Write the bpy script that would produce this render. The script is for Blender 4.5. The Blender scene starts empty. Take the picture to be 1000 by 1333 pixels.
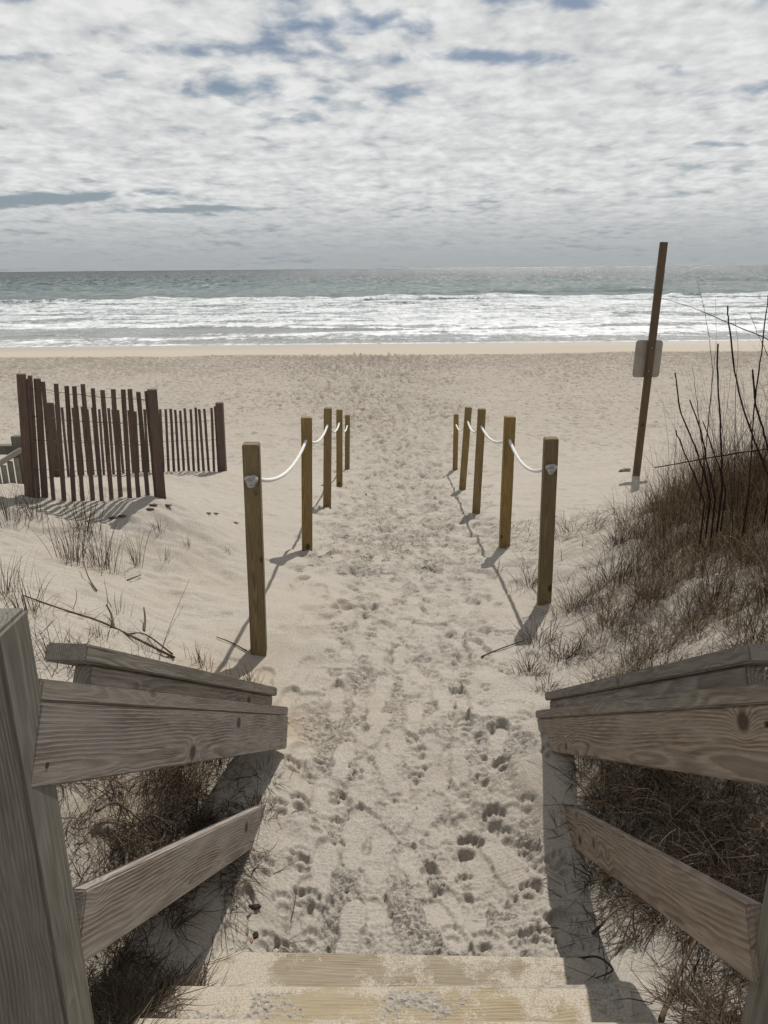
import bpy, bmesh, math, random
import numpy as np
from mathutils import Vector, Matrix
random.seed(7)
C = bpy.context.scene.collection
S = bpy.context.scene
R = math.radians

# ------------------------------------------------------------------ camera, sky, sun, exposure
CAMZ = 5.6                      # eye height above mean sea level
PITCH, ROLL, F = R(17.6), math.atan(.009), 1000.0
cam_d = bpy.data.cameras.new('camera'); cam = bpy.data.objects.new('camera', cam_d); C.objects.link(cam)
cam_d.sensor_fit = 'VERTICAL'; cam_d.sensor_height = 24; cam_d.lens = 24 * F / 1333.33
cam_d.clip_start = .05; cam_d.clip_end = 60000
U = Vector((0, math.sin(PITCH), math.cos(PITCH))); X = Vector((1, 0, 0))
cr = X * math.cos(ROLL) - U * math.sin(ROLL); cu = X * math.sin(ROLL) + U * math.cos(ROLL)
M = Matrix((cr, cu, cr.cross(cu))).transposed().to_4x4(); M.translation = (0, 0, CAMZ)
cam.matrix_world = M; S.camera = cam

SUN_EL, SUN_AZ = R(58), R(21)   # azimuth measured from +Y towards +X
sd = Vector((math.sin(SUN_AZ) * math.cos(SUN_EL), math.cos(SUN_AZ) * math.cos(SUN_EL), math.sin(SUN_EL)))
sun_d = bpy.data.lights.new('sun', 'SUN'); sun = bpy.data.objects.new('sun', sun_d); C.objects.link(sun)
sun_d.energy = 4.0; sun_d.angle = R(.6); sun_d.color = (1, .965, .91)
sun.rotation_euler = sd.to_track_quat('Z', 'Y').to_euler(); sun.location = (0, 0, 40)
vs = S.view_settings; vs.view_transform = 'Standard'; vs.look = 'None'; vs.gamma = 1; vs.exposure = 0
vs.use_curve_mapping = False
S.cycles.max_bounces = 5; S.cycles.diffuse_bounces = 3; S.cycles.glossy_bounces = 2
S.cycles.sample_clamp_indirect = 4


class NT:
    """tiny helper round a node tree"""
    def __init__(s, tree): s.t = tree; s.t.nodes.clear()
    def n(s, typ, ins=None, **kw):
        nd = s.t.nodes.new(typ)
        for k, v in kw.items(): setattr(nd, k, v)
        for k, v in (ins or {}).items():
            if isinstance(v, bpy.types.NodeSocket): s.t.links.new(v, nd.inputs[k])
            else: nd.inputs[k].default_value = v
        return nd
    def m(s, op, a, b=0.0, c=0.0, clamp=False):
        return s.n('ShaderNodeMath', {0: a, 1: b, 2: c}, operation=op, use_clamp=clamp).outputs[0]
    def v(s, op, a, b=(0, 0, 0)):
        nd = s.n('ShaderNodeVectorMath', {0: a, 1: b}, operation=op)
        return nd.outputs['Value'] if op in ('LENGTH', 'DOT_PRODUCT', 'DISTANCE') else nd.outputs[0]
    def noise(s, vec, scale, detail=4, rough=.55, w=None, dist=0.0):
        nd = s.n('ShaderNodeTexNoise', {'Vector': vec, 'Scale': scale, 'Detail': detail, 'Roughness': rough, 'Distortion': dist},
                 noise_dimensions='4D' if w is not None else '3D')
        if w is not None: s.t.links.new(w, nd.inputs['W'])
        return nd.outputs['Fac']
    def ramp(s, fac, stops):
        nd = s.n('ShaderNodeValToRGB', {'Fac': fac}); e = nd.color_ramp.elements
        while len(e) > 1: e.remove(e[-1])
        for i, (p, c) in enumerate(stops):
            el = e[0] if i == 0 else e.new(p)
            el.position = p; el.color = (*c, 1) if isinstance(c, tuple) else (c, c, c, 1)
        return nd.outputs['Color']
    def mix(s, f, a, b, mode='MIX'):
        nd = s.n('ShaderNodeMix', data_type='RGBA', blend_type=mode)
        for k, v in ((0, f), (6, a), (7, b)):
            if isinstance(v, bpy.types.NodeSocket): s.t.links.new(v, nd.inputs[k])
            else: nd.inputs[k].default_value = (*v, 1) if isinstance(v, tuple) else v
        return nd.outputs[2]
    def step(s, x, a, b, lo=0.0, hi=1.0):
        return s.n('ShaderNodeMapRange', {'Value': x, 1: a, 2: b, 3: lo, 4: hi}, interpolation_type='SMOOTHSTEP').outputs[0]


# world: Nishita sky under a broken deck of altocumulus
W = bpy.data.worlds.new('World'); S.world = W; W.use_nodes = True
t = NT(W.node_tree)
sky = t.n('ShaderNodeTexSky', sky_type='NISHITA', sun_disc=False, sun_elevation=SUN_EL, sun_rotation=SUN_AZ, air_density=1.0, dust_density=1.5)
dirn = t.n('ShaderNodeTexCoord').outputs['Generated']
sp = t.n('ShaderNodeSeparateXYZ', {0: dirn})
el = t.m('MAXIMUM', sp.outputs[2], 0.0)
den = t.m('ADD', el, .11)
px = t.m('DIVIDE', sp.outputs[0], den); py = t.m('DIVIDE', sp.outputs[1], den)
cp = t.n('ShaderNodeCombineXYZ', {0: px, 1: py, 2: 0.0}).outputs[0]
cps = t.n('ShaderNodeMapping', {'Vector': cp, 'Scale': (1.25, 1.0, 1), 'Rotation': (0, 0, .06)}).outputs[0]
puff = t.noise(cps, 6.0, 6, .52, dist=.3)
mid = t.noise(cps, 2.6, 4, .55)
big = t.noise(t.v('ADD', cps, (3.7, 1.3, 0)), .8, 3, .5)
def blob(cx, cy, rx, ry, amp):
    dx = t.m('DIVIDE', t.m('SUBTRACT', px, cx), rx); dy = t.m('DIVIDE', t.m('SUBTRACT', py, cy), ry)
    r2 = t.m('ADD', t.m('MULTIPLY', dx, dx), t.m('MULTIPLY', dy, dy))
    return t.m('MULTIPLY', t.m('EXPONENT', t.m('MULTIPLY', r2, -1.0)), amp)
cov = t.m('ADD', t.m('MULTIPLY', puff, .34), t.m('ADD', t.m('MULTIPLY', mid, .42), t.m('MULTIPLY', big, .42)))
for b in ((-.02, 2.63, .20, .11, -.20), (.32, 2.90, .36, .07, -.16), (.50, 2.48, .30, .09, -.14), (.97, 2.98, .14, .05, -.14), (-1.1, 2.79, .40, .05, -.12), (-1.0, 2.40, .3, .06, -.10),
          (-2.1, 4.95, .60, .17, -.34), (-1.25, 5.45, .6, .13, -.26), (-.56, 3.84, .07, .05, -.09), (1.6, 3.9, .28, .07, -.16), (1.1, 2.42, .2, .07, -.12)):
    cov = t.m('ADD', cov, blob(*b))
mask = t.step(cov, .39, .55)
horiz = t.step(el, .02, .085, 1.0, 0.0)                 # thin veil low over the sea
veil = t.m('MULTIPLY', horiz, .85)
mask = t.m('MAXIMUM', mask, t.m('MULTIPLY', t.step(cov, .30, .60), veil))
thin = t.step(el, .32, .80, 1.0, .55)                    # the deck breaks up overhead
mask = t.m('MULTIPLY', mask, thin)
detail = t.noise(cps, 13.0, 4, .5)
shade = t.m('ADD', t.m('MULTIPLY', detail, .30), t.m('ADD', t.m('MULTIPLY', puff, .50), t.m('MULTIPLY', mid, .42)))
ccol = t.ramp(shade, ((.46, (.51, .53, .545)), (.59, (.66, .672, .675)), (.72, (.80, .805, .80))))
ccol = t.mix(t.step(el, .0, .10, .92, 0.0), ccol, (.37, .395, .41))
skyc = t.mix(1.0, sky.outputs[0], (.058, .058, .058), 'MULTIPLY')
skyc = t.mix(t.step(el, .0, .16, .8, 0.0), skyc, (.27, .34, .44))
col = t.mix(mask, skyc, ccol)
bg = t.n('ShaderNodeBackground', {'Color': col, 'Strength': 1.0})
t.n('ShaderNodeOutputWorld', {0: bg.outputs[0]})


# ------------------------------------------------------------------ helpers
def tag(o, label=None, cat=None, group=None, kind=None):
    for k, v in (('label', label), ('category', cat), ('group', group), ('kind', kind)):
        if v: o[k] = v
    return o

def ray(u, v):
    x = (u - 500) / F; y = -(v - 666.5) / F
    c, s = math.cos(ROLL), math.sin(ROLL); x, y = x * c + y * s, -x * s + y * c
    return Vector((x, math.cos(PITCH) + y * math.sin(PITCH), -math.sin(PITCH) + y * math.cos(PITCH)))
def at(u, v, Y):
    """the place at distance Y down the beach that is seen in that direction"""
    r = ray(u, v); return r * (Y / r.y) + Vector((0, 0, CAMZ))
def on_plane(u, v, a, s):
    r = ray(u, v); return r * (a / (r.x - s * r.y)) + Vector((0, 0, CAMZ))

def empty(name, loc):
    o = bpy.data.objects.new(name, None); o.location = loc; o.empty_display_size = .1; C.objects.link(o); return o

def link(name, me, mat, parent=None, world=None, smooth=False):
    if mat is not None and not me.materials: me.materials.append(mat)
    if smooth: me.polygons.foreach_set('use_smooth', [True] * len(me.polygons))
    o = bpy.data.objects.new(name, me); C.objects.link(o)
    if world is not None: o.matrix_basis = world
    if parent is not None:
        o.parent = parent
        o.matrix_basis = Matrix.Translation(-parent.location) @ o.matrix_basis
    return o

def box_mesh(L, T, H, bev=.004, seg=1, wob=0.0):
    """x 0..L, y -T/2..T/2, z 0..H"""
    bm = bmesh.new(); bmesh.ops.create_cube(bm, size=1)
    for v in bm.verts: v.co = Vector(((v.co.x + .5) * L, v.co.y * T, (v.co.z + .5) * H))
    if wob:
        long = [e for e in bm.edges if abs((e.verts[0].co - e.verts[1].co).length - max(L, H)) < 1e-4]
        bmesh.ops.subdivide_edges(bm, edges=long, cuts=7)
        for v in bm.verts: v.co += Vector([random.uniform(-wob, wob) for _ in range(3)])
    if bev: bmesh.ops.bevel(bm, geom=[e for e in bm.edges if len(e.link_faces) == 2 and e.calc_face_angle(0) > .6], offset=bev, segments=seg, affect='EDGES')
    me = bpy.data.meshes.new('board'); bm.to_mesh(me); bm.free(); return me

def frame(p, xdir, ydir):
    x = xdir.normalized(); z = x.cross(ydir).normalized(); y = z.cross(x)
    m = Matrix((x, y, z)).transposed().to_4x4(); m.translation = p; return m

def tube_mesh(pts, rad, n=6):
    pts = [Vector(p) for p in pts]; V = []; Fc = []
    rads = rad if isinstance(rad, (list, tuple)) else [rad] * len(pts)
    ref = Vector((.3, .1, 1)).normalized()
    for i, p in enumerate(pts):
        d = (pts[min(i + 1, len(pts) - 1)] - pts[max(i - 1, 0)]).normalized()
        a = d.cross(ref); a = a.normalized() if a.length > .05 else d.cross(Vector((1, 0, 0))).normalized(); b = d.cross(a)
        for k in range(n):
            th = 2 * math.pi * k / n; V.append(p + (a * math.cos(th) + b * math.sin(th)) * rads[i])
    for i in range(len(pts) - 1):
        for k in range(n):
            Fc.append((i * n + k, i * n + (k + 1) % n, (i + 1) * n + (k + 1) % n, (i + 1) * n + k))
    Fc.append(tuple(range(n))[::-1]); Fc.append(tuple((len(pts) - 1) * n + k for k in range(n)))
    me = bpy.data.meshes.new('tube'); me.from_pydata([tuple(v) for v in V], [], Fc); return me

def smooth_line(pts, k=5):
    """Catmull-Rom through the points"""
    P = [Vector(p) for p in pts]; P = [P[0] * 2 - P[1]] + P + [P[-1] * 2 - P[-2]]; out = []
    for i in range(1, len(P) - 2):
        for j in range(k):
            s = j / k; a, b, c, d = P[i - 1:i + 3]
            out.append(.5 * ((2 * b) + (c - a) * s + (2 * a - 5 * b + 4 * c - d) * s * s + (3 * b - a - 3 * c + d) * s ** 3))
    return out + [P[-2]]

def grid_object(name, GX, GY, GZ, mat, attrs=None):
    ny, nx = GX.shape
    co = np.stack([GX, GY, GZ], -1).reshape(-1, 3).astype(np.float32)
    idx = np.arange(ny * nx).reshape(ny, nx)
    q = np.stack([idx[:-1, :-1], idx[:-1, 1:], idx[1:, 1:], idx[1:, :-1]], -1).reshape(-1, 4)
    me = bpy.data.meshes.new(name)
    me.vertices.add(len(co)); me.vertices.foreach_set('co', co.ravel())
    me.loops.add(q.size); me.loops.foreach_set('vertex_index', q.ravel().astype(np.int32))
    me.polygons.add(len(q)); me.polygons.foreach_set('loop_start', np.arange(0, q.size, 4, dtype=np.int32))
    me.polygons.foreach_set('loop_total', np.full(len(q), 4, np.int32))
    me.polygons.foreach_set('use_smooth', np.ones(len(q), bool))
    for k, a in (attrs or {}).items():
        at_ = me.attributes.new(k, 'FLOAT', 'POINT'); at_.data.foreach_set('value', a.ravel().astype(np.float32))
    me.update(calc_edges=True)
    return link(name, me, mat)

# periodic numpy noise tiles: band-limited between two wavelengths (in metres)
rng = np.random.default_rng(5)
def tile(n, size, lmin, lmax, slope=1.5, seed=0):
    r = np.random.default_rng(seed)
    f = np.fft.fft2(r.standard_normal((n, n)))
    k = np.fft.fftfreq(n, size / n); kk = np.hypot(*np.meshgrid(k, k)) + 1e-9
    amp = kk ** -slope * (1 / (1 + (kk * lmin) ** 6)) * (1 - np.exp(-(kk * lmax) ** 2))
    g = np.fft.ifft2(f * amp).real; g -= g.mean(); return g / g.std()
def sample(T, size, x, y):
    n = T.shape[0]; u = (x / size * n) % n; v = (y / size * n) % n
    i = u.astype(int); j = v.astype(int); fu = u - i; fv = v - j; i1 = (i + 1) % n; j1 = (j + 1) % n; i %= n; j %= n
    return (T[j, i] * (1 - fu) * (1 - fv) + T[j, i1] * fu * (1 - fv) + T[j1, i] * (1 - fu) * fv + T[j1, i1] * fu * fv)
def sst(x, a, b):
    t_ = np.clip((x - a) / (b - a), 0, 1); return t_ * t_ * (3 - 2 * t_)

# ------------------------------------------------------------------ materials
def mat_new(name):
    m = bpy.data.materials.new(name); m.use_nodes = True; return m, NT(m.node_tree)
def bsdf(t, color, rough, normal=None, spec=.3, **kw):
    ins = {'Base Color': color, 'Roughness': rough, 'Specular IOR Level': spec}
    if normal is not None: ins['Normal'] = normal
    ins.update(kw)
    b = t.n('ShaderNodeBsdfPrincipled', ins); t.n('ShaderNodeOutputMaterial', {0: b.outputs[0]}); return b

def sand_material():
    m, t = mat_new('sand')
    P = t.n('ShaderNodeNewGeometry').outputs['Position']
    spx = t.n('ShaderNodeSeparateXYZ', {0: P}); y = spx.outputs[1]
    a = t.n('ShaderNodeAttribute', attribute_name='damp').outputs['Fac']
    g1 = t.noise(P, 300, 3, .75); g2 = t.noise(P, 90, 4, .6); g3 = t.noise(P, 1.3, 5, .6); g4 = t.noise(P, 14, 4, .6)
    c = t.ramp(g2, ((.30, (.275, .248, .212)), (.5, (.375, .344, .298)), (.72, (.455, .422, .37))))
    c = t.mix(t.m('MULTIPLY', t.step(g1, .42, .62, 1, 0), .38), c, (.20, .17, .135))
    c = t.mix(t.m('MULTIPLY', t.step(g1, .60, .74), .45), c, (.60, .57, .51))
    c = t.mix(t.m('MULTIPLY', t.step(g3, .42, .68), .35), c, (.36, .305, .237))
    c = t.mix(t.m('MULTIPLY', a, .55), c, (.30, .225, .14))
    # open beach: wrack flecks, and shade in small tracks painted dark; smooth damp swash beyond the berm
    ps = t.n('ShaderNodeMapping', {'Vector': P, 'Scale': (1, .6, 1)}).outputs[0]
    fl = t.noise(ps, 5.5, 5, .68); fl2 = t.noise(ps, .35, 4, .6); fl3 = t.noise(ps, 1.9, 5, .7)
    far = t.step(y, 9, 26)
    nearb = t.step(y, 47.4, 48.3, 1, 0)
    wr = t.m('MULTIPLY', t.step(y, 33, 44), .10)
    fleck = t.step(t.m('ADD', t.m('ADD', fl, wr), t.m('MULTIPLY', fl2, .26)), .655, .74)
    c = t.mix(t.m('MULTIPLY', t.m('MULTIPLY', fleck, far), t.m('MULTIPLY', nearb, .60)), c, (.12, .10, .078))
    c = t.mix(t.m('MULTIPLY', far, t.m('MULTIPLY', t.step(fl3, .35, .7), .55)), c, (.285, .24, .192))
    wet = t.step(t.m('ADD', y, t.m('MULTIPLY', fl2, 2.0)), 53.5, 58.5)
    c = t.mix(t.step(y, 47.6, 48.6), c, (.39, .34, .275))
    c = t.mix(t.m('MULTIPLY', wet, .75), c, (.27, .235, .19))
    rough = t.m('SUBTRACT', .93, t.m('MULTIPLY', wet, .38))
    near = t.step(y, 3, 16, 1, .0)
    ch = t.n('ShaderNodeAttribute', attribute_name='churn').outputs['Fac']
    q1 = t.noise(P, 34, 5, .62, dist=.4); q2 = t.noise(P, 75, 3, .6)
    lumps = t.m('ADD', t.m('MULTIPLY', t.step(q1, .50, .62), -.0045), t.m('MULTIPLY', t.step(q2, .42, .60), .0018))
    q3 = t.noise(t.n('ShaderNodeMapping', {'Vector': P, 'Scale': (1, .8, 1)}).outputs[0], 10, 4, .6)
    lumps = t.m('ADD', lumps, t.m('MULTIPLY', t.m('MULTIPLY', t.step(q3, .53, .60), -.045), t.step(y, 3.6, 8)))
    lumps = t.m('MULTIPLY', lumps, ch)
    h = t.m('ADD', lumps, t.m('MULTIPLY', g1, .0018)); h = t.m('ADD', h, t.m('MULTIPLY', g1, .0)); h = t.m('ADD', h, t.m('ADD', t.m('MULTIPLY', g2, .0045), t.m('MULTIPLY', g4, .006)))
    b1 = t.n('ShaderNodeBump', {'Height': h, 'Distance': 1.0, 'Strength': t.m('ADD', t.m('MULTIPLY', near, .85), .04)}).outputs[0]
    b2 = t.n('ShaderNodeBump', {'Height': t.m('MULTIPLY', t.m('MULTIPLY', t.m('ADD', fl, fl3), nearb), .09), 'Distance': 1.0, 'Strength': t.m('MULTIPLY', far, .65), 'Normal': b1}).outputs[0]
    bsdf(t, c, rough, b2, t.m('ADD', .12, t.m('MULTIPLY', wet, .4)))
    return m

def wood_material(name, late, early, wear, scale=1.0, rough=.8, bump=.5, knots=.55, sand=0.0, ring=150, wearamt=.5, along='X', cracks=.5, check=None):
    """flat-sawn board: growth rings cut by the surface, long local axis = grain"""
    m, t = mat_new(name)
    oc = t.n('ShaderNodeTexCoord').outputs['Object']
    if along == 'Z': oc = t.n('ShaderNodeMapping', {'Vector': oc, 'Rotation': (0, R(90), 0)}).outputs[0]
    rnd = t.n('ShaderNodeObjectInfo').outputs['Random']; w = t.m('MULTIPLY', rnd, 37.0)
    s = t.n('ShaderNodeSeparateXYZ', {0: oc}); x, y, z = s.outputs[0], s.outputs[1], s.outputs[2]
    slow = t.n('ShaderNodeMapping', {'Vector': oc, 'Scale': (.7, 3.2, 3.2)}).outputs[0]
    wob = t.m('SUBTRACT', t.noise(slow, 1.3, 3, .5, w), .5)
    wob2 = t.m('SUBTRACT', t.noise(t.v('ADD', slow, (9, 4, 2)), 1.1, 2, .5, w), .5)
    # knots
    kv = t.n('ShaderNodeMapping', {'Vector': oc, 'Scale': (4.2, 6.0, 6.0), 'Location': (.3, .2, .1)}).outputs[0]
    kv = t.v('ADD', kv, t.n('ShaderNodeCombineXYZ', {0: w, 1: w, 2: w}).outputs[0])
    kd = t.n('ShaderNodeTexVoronoi', {'Vector': kv, 'Scale': .95, 'Randomness': 1.0}).outputs['Distance']
    kn = t.m('EXPONENT', t.m('MULTIPLY', t.m('MULTIPLY', kd, kd), -34.0))
    yy = t.m('ADD', y, t.m('MULTIPLY', wob, .11)); zz = t.m('ADD', t.m('ADD', z, -.02), t.m('MULTIPLY', wob2, .13))
    yy = t.m('ADD', yy, .035)
    rad = t.m('SQRT', t.m('ADD', t.m('MULTIPLY', yy, yy), t.m('MULTIPLY', zz, zz)))
    rad = t.m('ADD', rad, t.m('MULTIPLY', kn, .035 * knots))
    fine = t.n('ShaderNodeMapping', {'Vector': oc, 'Scale': (3, 60, 60)}).outputs[0]
    fib = t.noise(fine, 3.0, 5, .7, w)
    ph = t.m('ADD', t.m('MULTIPLY', rad, ring * scale), t.m('MULTIPLY', fib, .8))
    saw = t.m('FRACT', ph)
    rings = t.m('MULTIPLY', t.step(saw, .0, .72), t.step(saw, .82, 1.0, 1, 0))
    rings = t.m('MULTIPLY', rings, t.step(t.noise(slow, 5.0, 3, .6, w), .30, .62, .25, 1.0))
    big = t.noise(t.n('ShaderNodeMapping', {'Vector': oc, 'Scale': (1.2, 6, 6)}).outputs[0], 2.2, 4, .6, w)
    c = t.mix(t.m('MULTIPLY', rings, .85), early, late)
    c = t.mix(t.m('MULTIPLY', t.step(fib, .35, .68), .55), c, t.mix(.5, late, (.02, .015, .01)))
    c = t.mix(t.m('MULTIPLY', t.step(big, .38, .66), wearamt), c, wear)
    hue = t.n('ShaderNodeHueSaturation', {'Color': c, 'Value': t.m('ADD', .82, t.m('MULTIPLY', rnd, .34)), 'Saturation': t.m('ADD', .85, t.m('MULTIPLY', rnd, .25))}).outputs[0]
    c = hue
    kcore = t.step(t.m('ADD', kd, t.m('MULTIPLY', t.m('SUBTRACT', fib, .5), .10)), .07, .15, 1, 0)
    c = t.mix(t.m('MULTIPLY', kcore, .85 * min(1, knots * 1.6)), c, (.035, .02, .012))
    # drying cracks along the grain
    cv = t.n('ShaderNodeMapping', {'Vector': oc, 'Scale': (1.1, 34, 34)}).outputs[0]
    cr_ = t.step(t.noise(cv, 1.6, 3, .5, w), .29, .335, 1, 0)
    c = t.mix(t.m('MULTIPLY', cr_, cracks), c, (.02, .015, .01))
    h = t.m('ADD', t.m('MULTIPLY', rings, .4), t.m('ADD', t.m('MULTIPLY', fib, .6), t.m('MULTIPLY', cr_, -1.6)))
    ro = rough
    if sand:
        P = t.n('ShaderNodeNewGeometry').outputs['Position']
        sn = t.noise(P, 7, 6, .68); sn2 = t.noise(P, 160, 3, .7)
        ends = t.step(t.m('ABSOLUTE', t.m('SUBTRACT', x, .63)), .30, .62)
        sn = t.m('ADD', sn, t.m('MULTIPLY', ends, .16)); sn = t.m('ADD', sn, t.m('MULTIPLY', t.step(y, .02, .07), .07))
        msk = t.step(t.m('ADD', sn, t.m('MULTIPLY', t.m('SUBTRACT', sn2, .5), .30)), .48, .62)
        sc = t.ramp(sn2, ((.3, (.30, .26, .20)), (.6, (.46, .405, .33))))
        c = t.mix(t.m('MULTIPLY', msk, .88), c, sc)
        h = t.m('ADD', h, t.m('MULTIPLY', msk, t.m('MULTIPLY', sn2, 2.5)))
    b = t.n('ShaderNodeBump', {'Height': h, 'Distance': .0016, 'Strength': bump}).outputs[0]
    bsdf(t, c, ro, b, .2)
    return m

M_sand = sand_material()
M_rail = wood_material('weathered_rail_wood', (.098, .074, .056), (.335, .29, .248), (.26, .235, .208), ring=115, wearamt=.5, knots=.9, cracks=.6)
M_rail_warm = wood_material('tan_rail_wood', (.112, .076, .052), (.325, .268, .212), (.25, .215, .18), ring=105, wearamt=.45, knots=1.0, cracks=.6)
M_cap = wood_material('weathered_cap_wood', (.12, .10, .08), (.27, .24, .20), (.22, .20, .175), ring=190, knots=.4, cracks=.5)
M_newel = wood_material('grey_green_newel_wood', (.092, .083, .066), (.19, .175, .147), (.155, .146, .125), ring=150, wearamt=.4, knots=.8, along='Z', cracks=.5)
M_pole = wood_material('old_sign_pole_wood', (.06, .042, .028), (.125, .09, .058), (.10, .075, .05), ring=120, knots=.6, along='Z', cracks=.5)
M_post = wood_material('treated_post_wood', (.125, .080, .032), (.28, .20, .088), (.19, .142, .075), ring=120, wearamt=.35, knots=.8, along='Z', cracks=.35, bump=.4)
M_slat = wood_material('fence_slat_wood', (.070, .047, .038), (.135, .095, .075), (.115, .09, .076), ring=160, wearamt=.5, knots=.2, along='Z')
M_tread = wood_material('sandy_tread_wood', (.235, .175, .10), (.37, .305, .20), (.31, .265, .19), ring=150, wearamt=.4, knots=.3, sand=.55, cracks=.35)
M_grey = wood_material('grey_neighbour_wood', (.18, .165, .14), (.30, .28, .24), (.24, .23, .20), ring=150, knots=.2)

def plain(name, col, rough=.8, noise_amt=.3, ns=40, bump=0.0, spec=.2, metallic=0.0):
    m, t = mat_new(name)
    oc = t.n('ShaderNodeTexCoord').outputs['Object']
    n = t.noise(oc, ns, 5, .65)
    c = t.mix(t.step(n, .3, .7), tuple(v * (1 - noise_amt) for v in col), tuple(min(1, v * (1 + noise_amt)) for v in col))
    nb = t.n('ShaderNodeBump', {'Height': n, 'Distance': .003, 'Strength': bump}).outputs[0]
    bsdf(t, c, rough, nb, spec, Metallic=metallic); return m
def rope_material():
    m, t = mat_new('white_rope')
    uv = t.n('ShaderNodeTexCoord').outputs['Object']
    w_ = t.n('ShaderNodeTexWave', {'Vector': uv, 'Scale': 55.0, 'Distortion': 1.0}, wave_type='BANDS', bands_direction='DIAGONAL').outputs['Fac']
    c = t.mix(w_, (.55, .53, .49), (.82, .81, .78))
    b = t.n('ShaderNodeBump', {'Height': w_, 'Distance': .004, 'Strength': .7}).outputs[0]
    bsdf(t, c, .6, b, .3); return m
M_rope = rope_material()
M_screw = plain('rusty_screw', (.07, .045, .035), .5, metallic=.6)
M_knot = plain('frayed_grey_rope_end', (.38, .37, .35), .9, .45, 130, 1.0)
M_wire = plain('rusty_wire', (.12, .075, .055), .6, metallic=.5)
M_sign = plain('grey_sign_back', (.285, .255, .215), .55, .12, 6, 0, .4, .2)
M_stick = plain('dead_stem', (.085, .058, .04), .9, .5, 60, .5)
M_shell = plain('rust_orange_shell', (.22, .10, .045), .5, .5, 90, .3)
M_dark = plain('dark_debris', (.035, .026, .02), .9, .4, 50, .5)
M_stone = plain('sandy_clump', (.16, .14, .11), .95, .3, 30, .6)
M_bolt = plain('galvanised_staple', (.25, .25, .25), .45, metallic=.8)

def grass_material(name, a, b, c):
    m, t = mat_new(name)
    g = t.n('ShaderNodeAttribute', attribute_name='tint').outputs['Fac']
    col = t.ramp(g, ((0, a), (.55, b), (1, c)))
    d = t.n('ShaderNodeBsdfDiffuse', {0: col}); tr = t.n('ShaderNodeBsdfTranslucent', {0: col})
    mx = t.n('ShaderNodeMixShader', {0: .22, 1: d.outputs[0], 2: tr.outputs[0]})
    t.n('ShaderNodeOutputMaterial', {0: mx.outputs[0]}); return m
M_grass = grass_material('dry_beach_grass', (.034, .024, .017), (.12, .083, .053), (.34, .26, .165))
M_reed = grass_material('dark_reed', (.028, .018, .016), (.045, .030, .024), (.08, .055, .04))
M_litter = grass_material('grass_litter', (.05, .036, .027), (.11, .085, .06), (.24, .20, .15))

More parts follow.
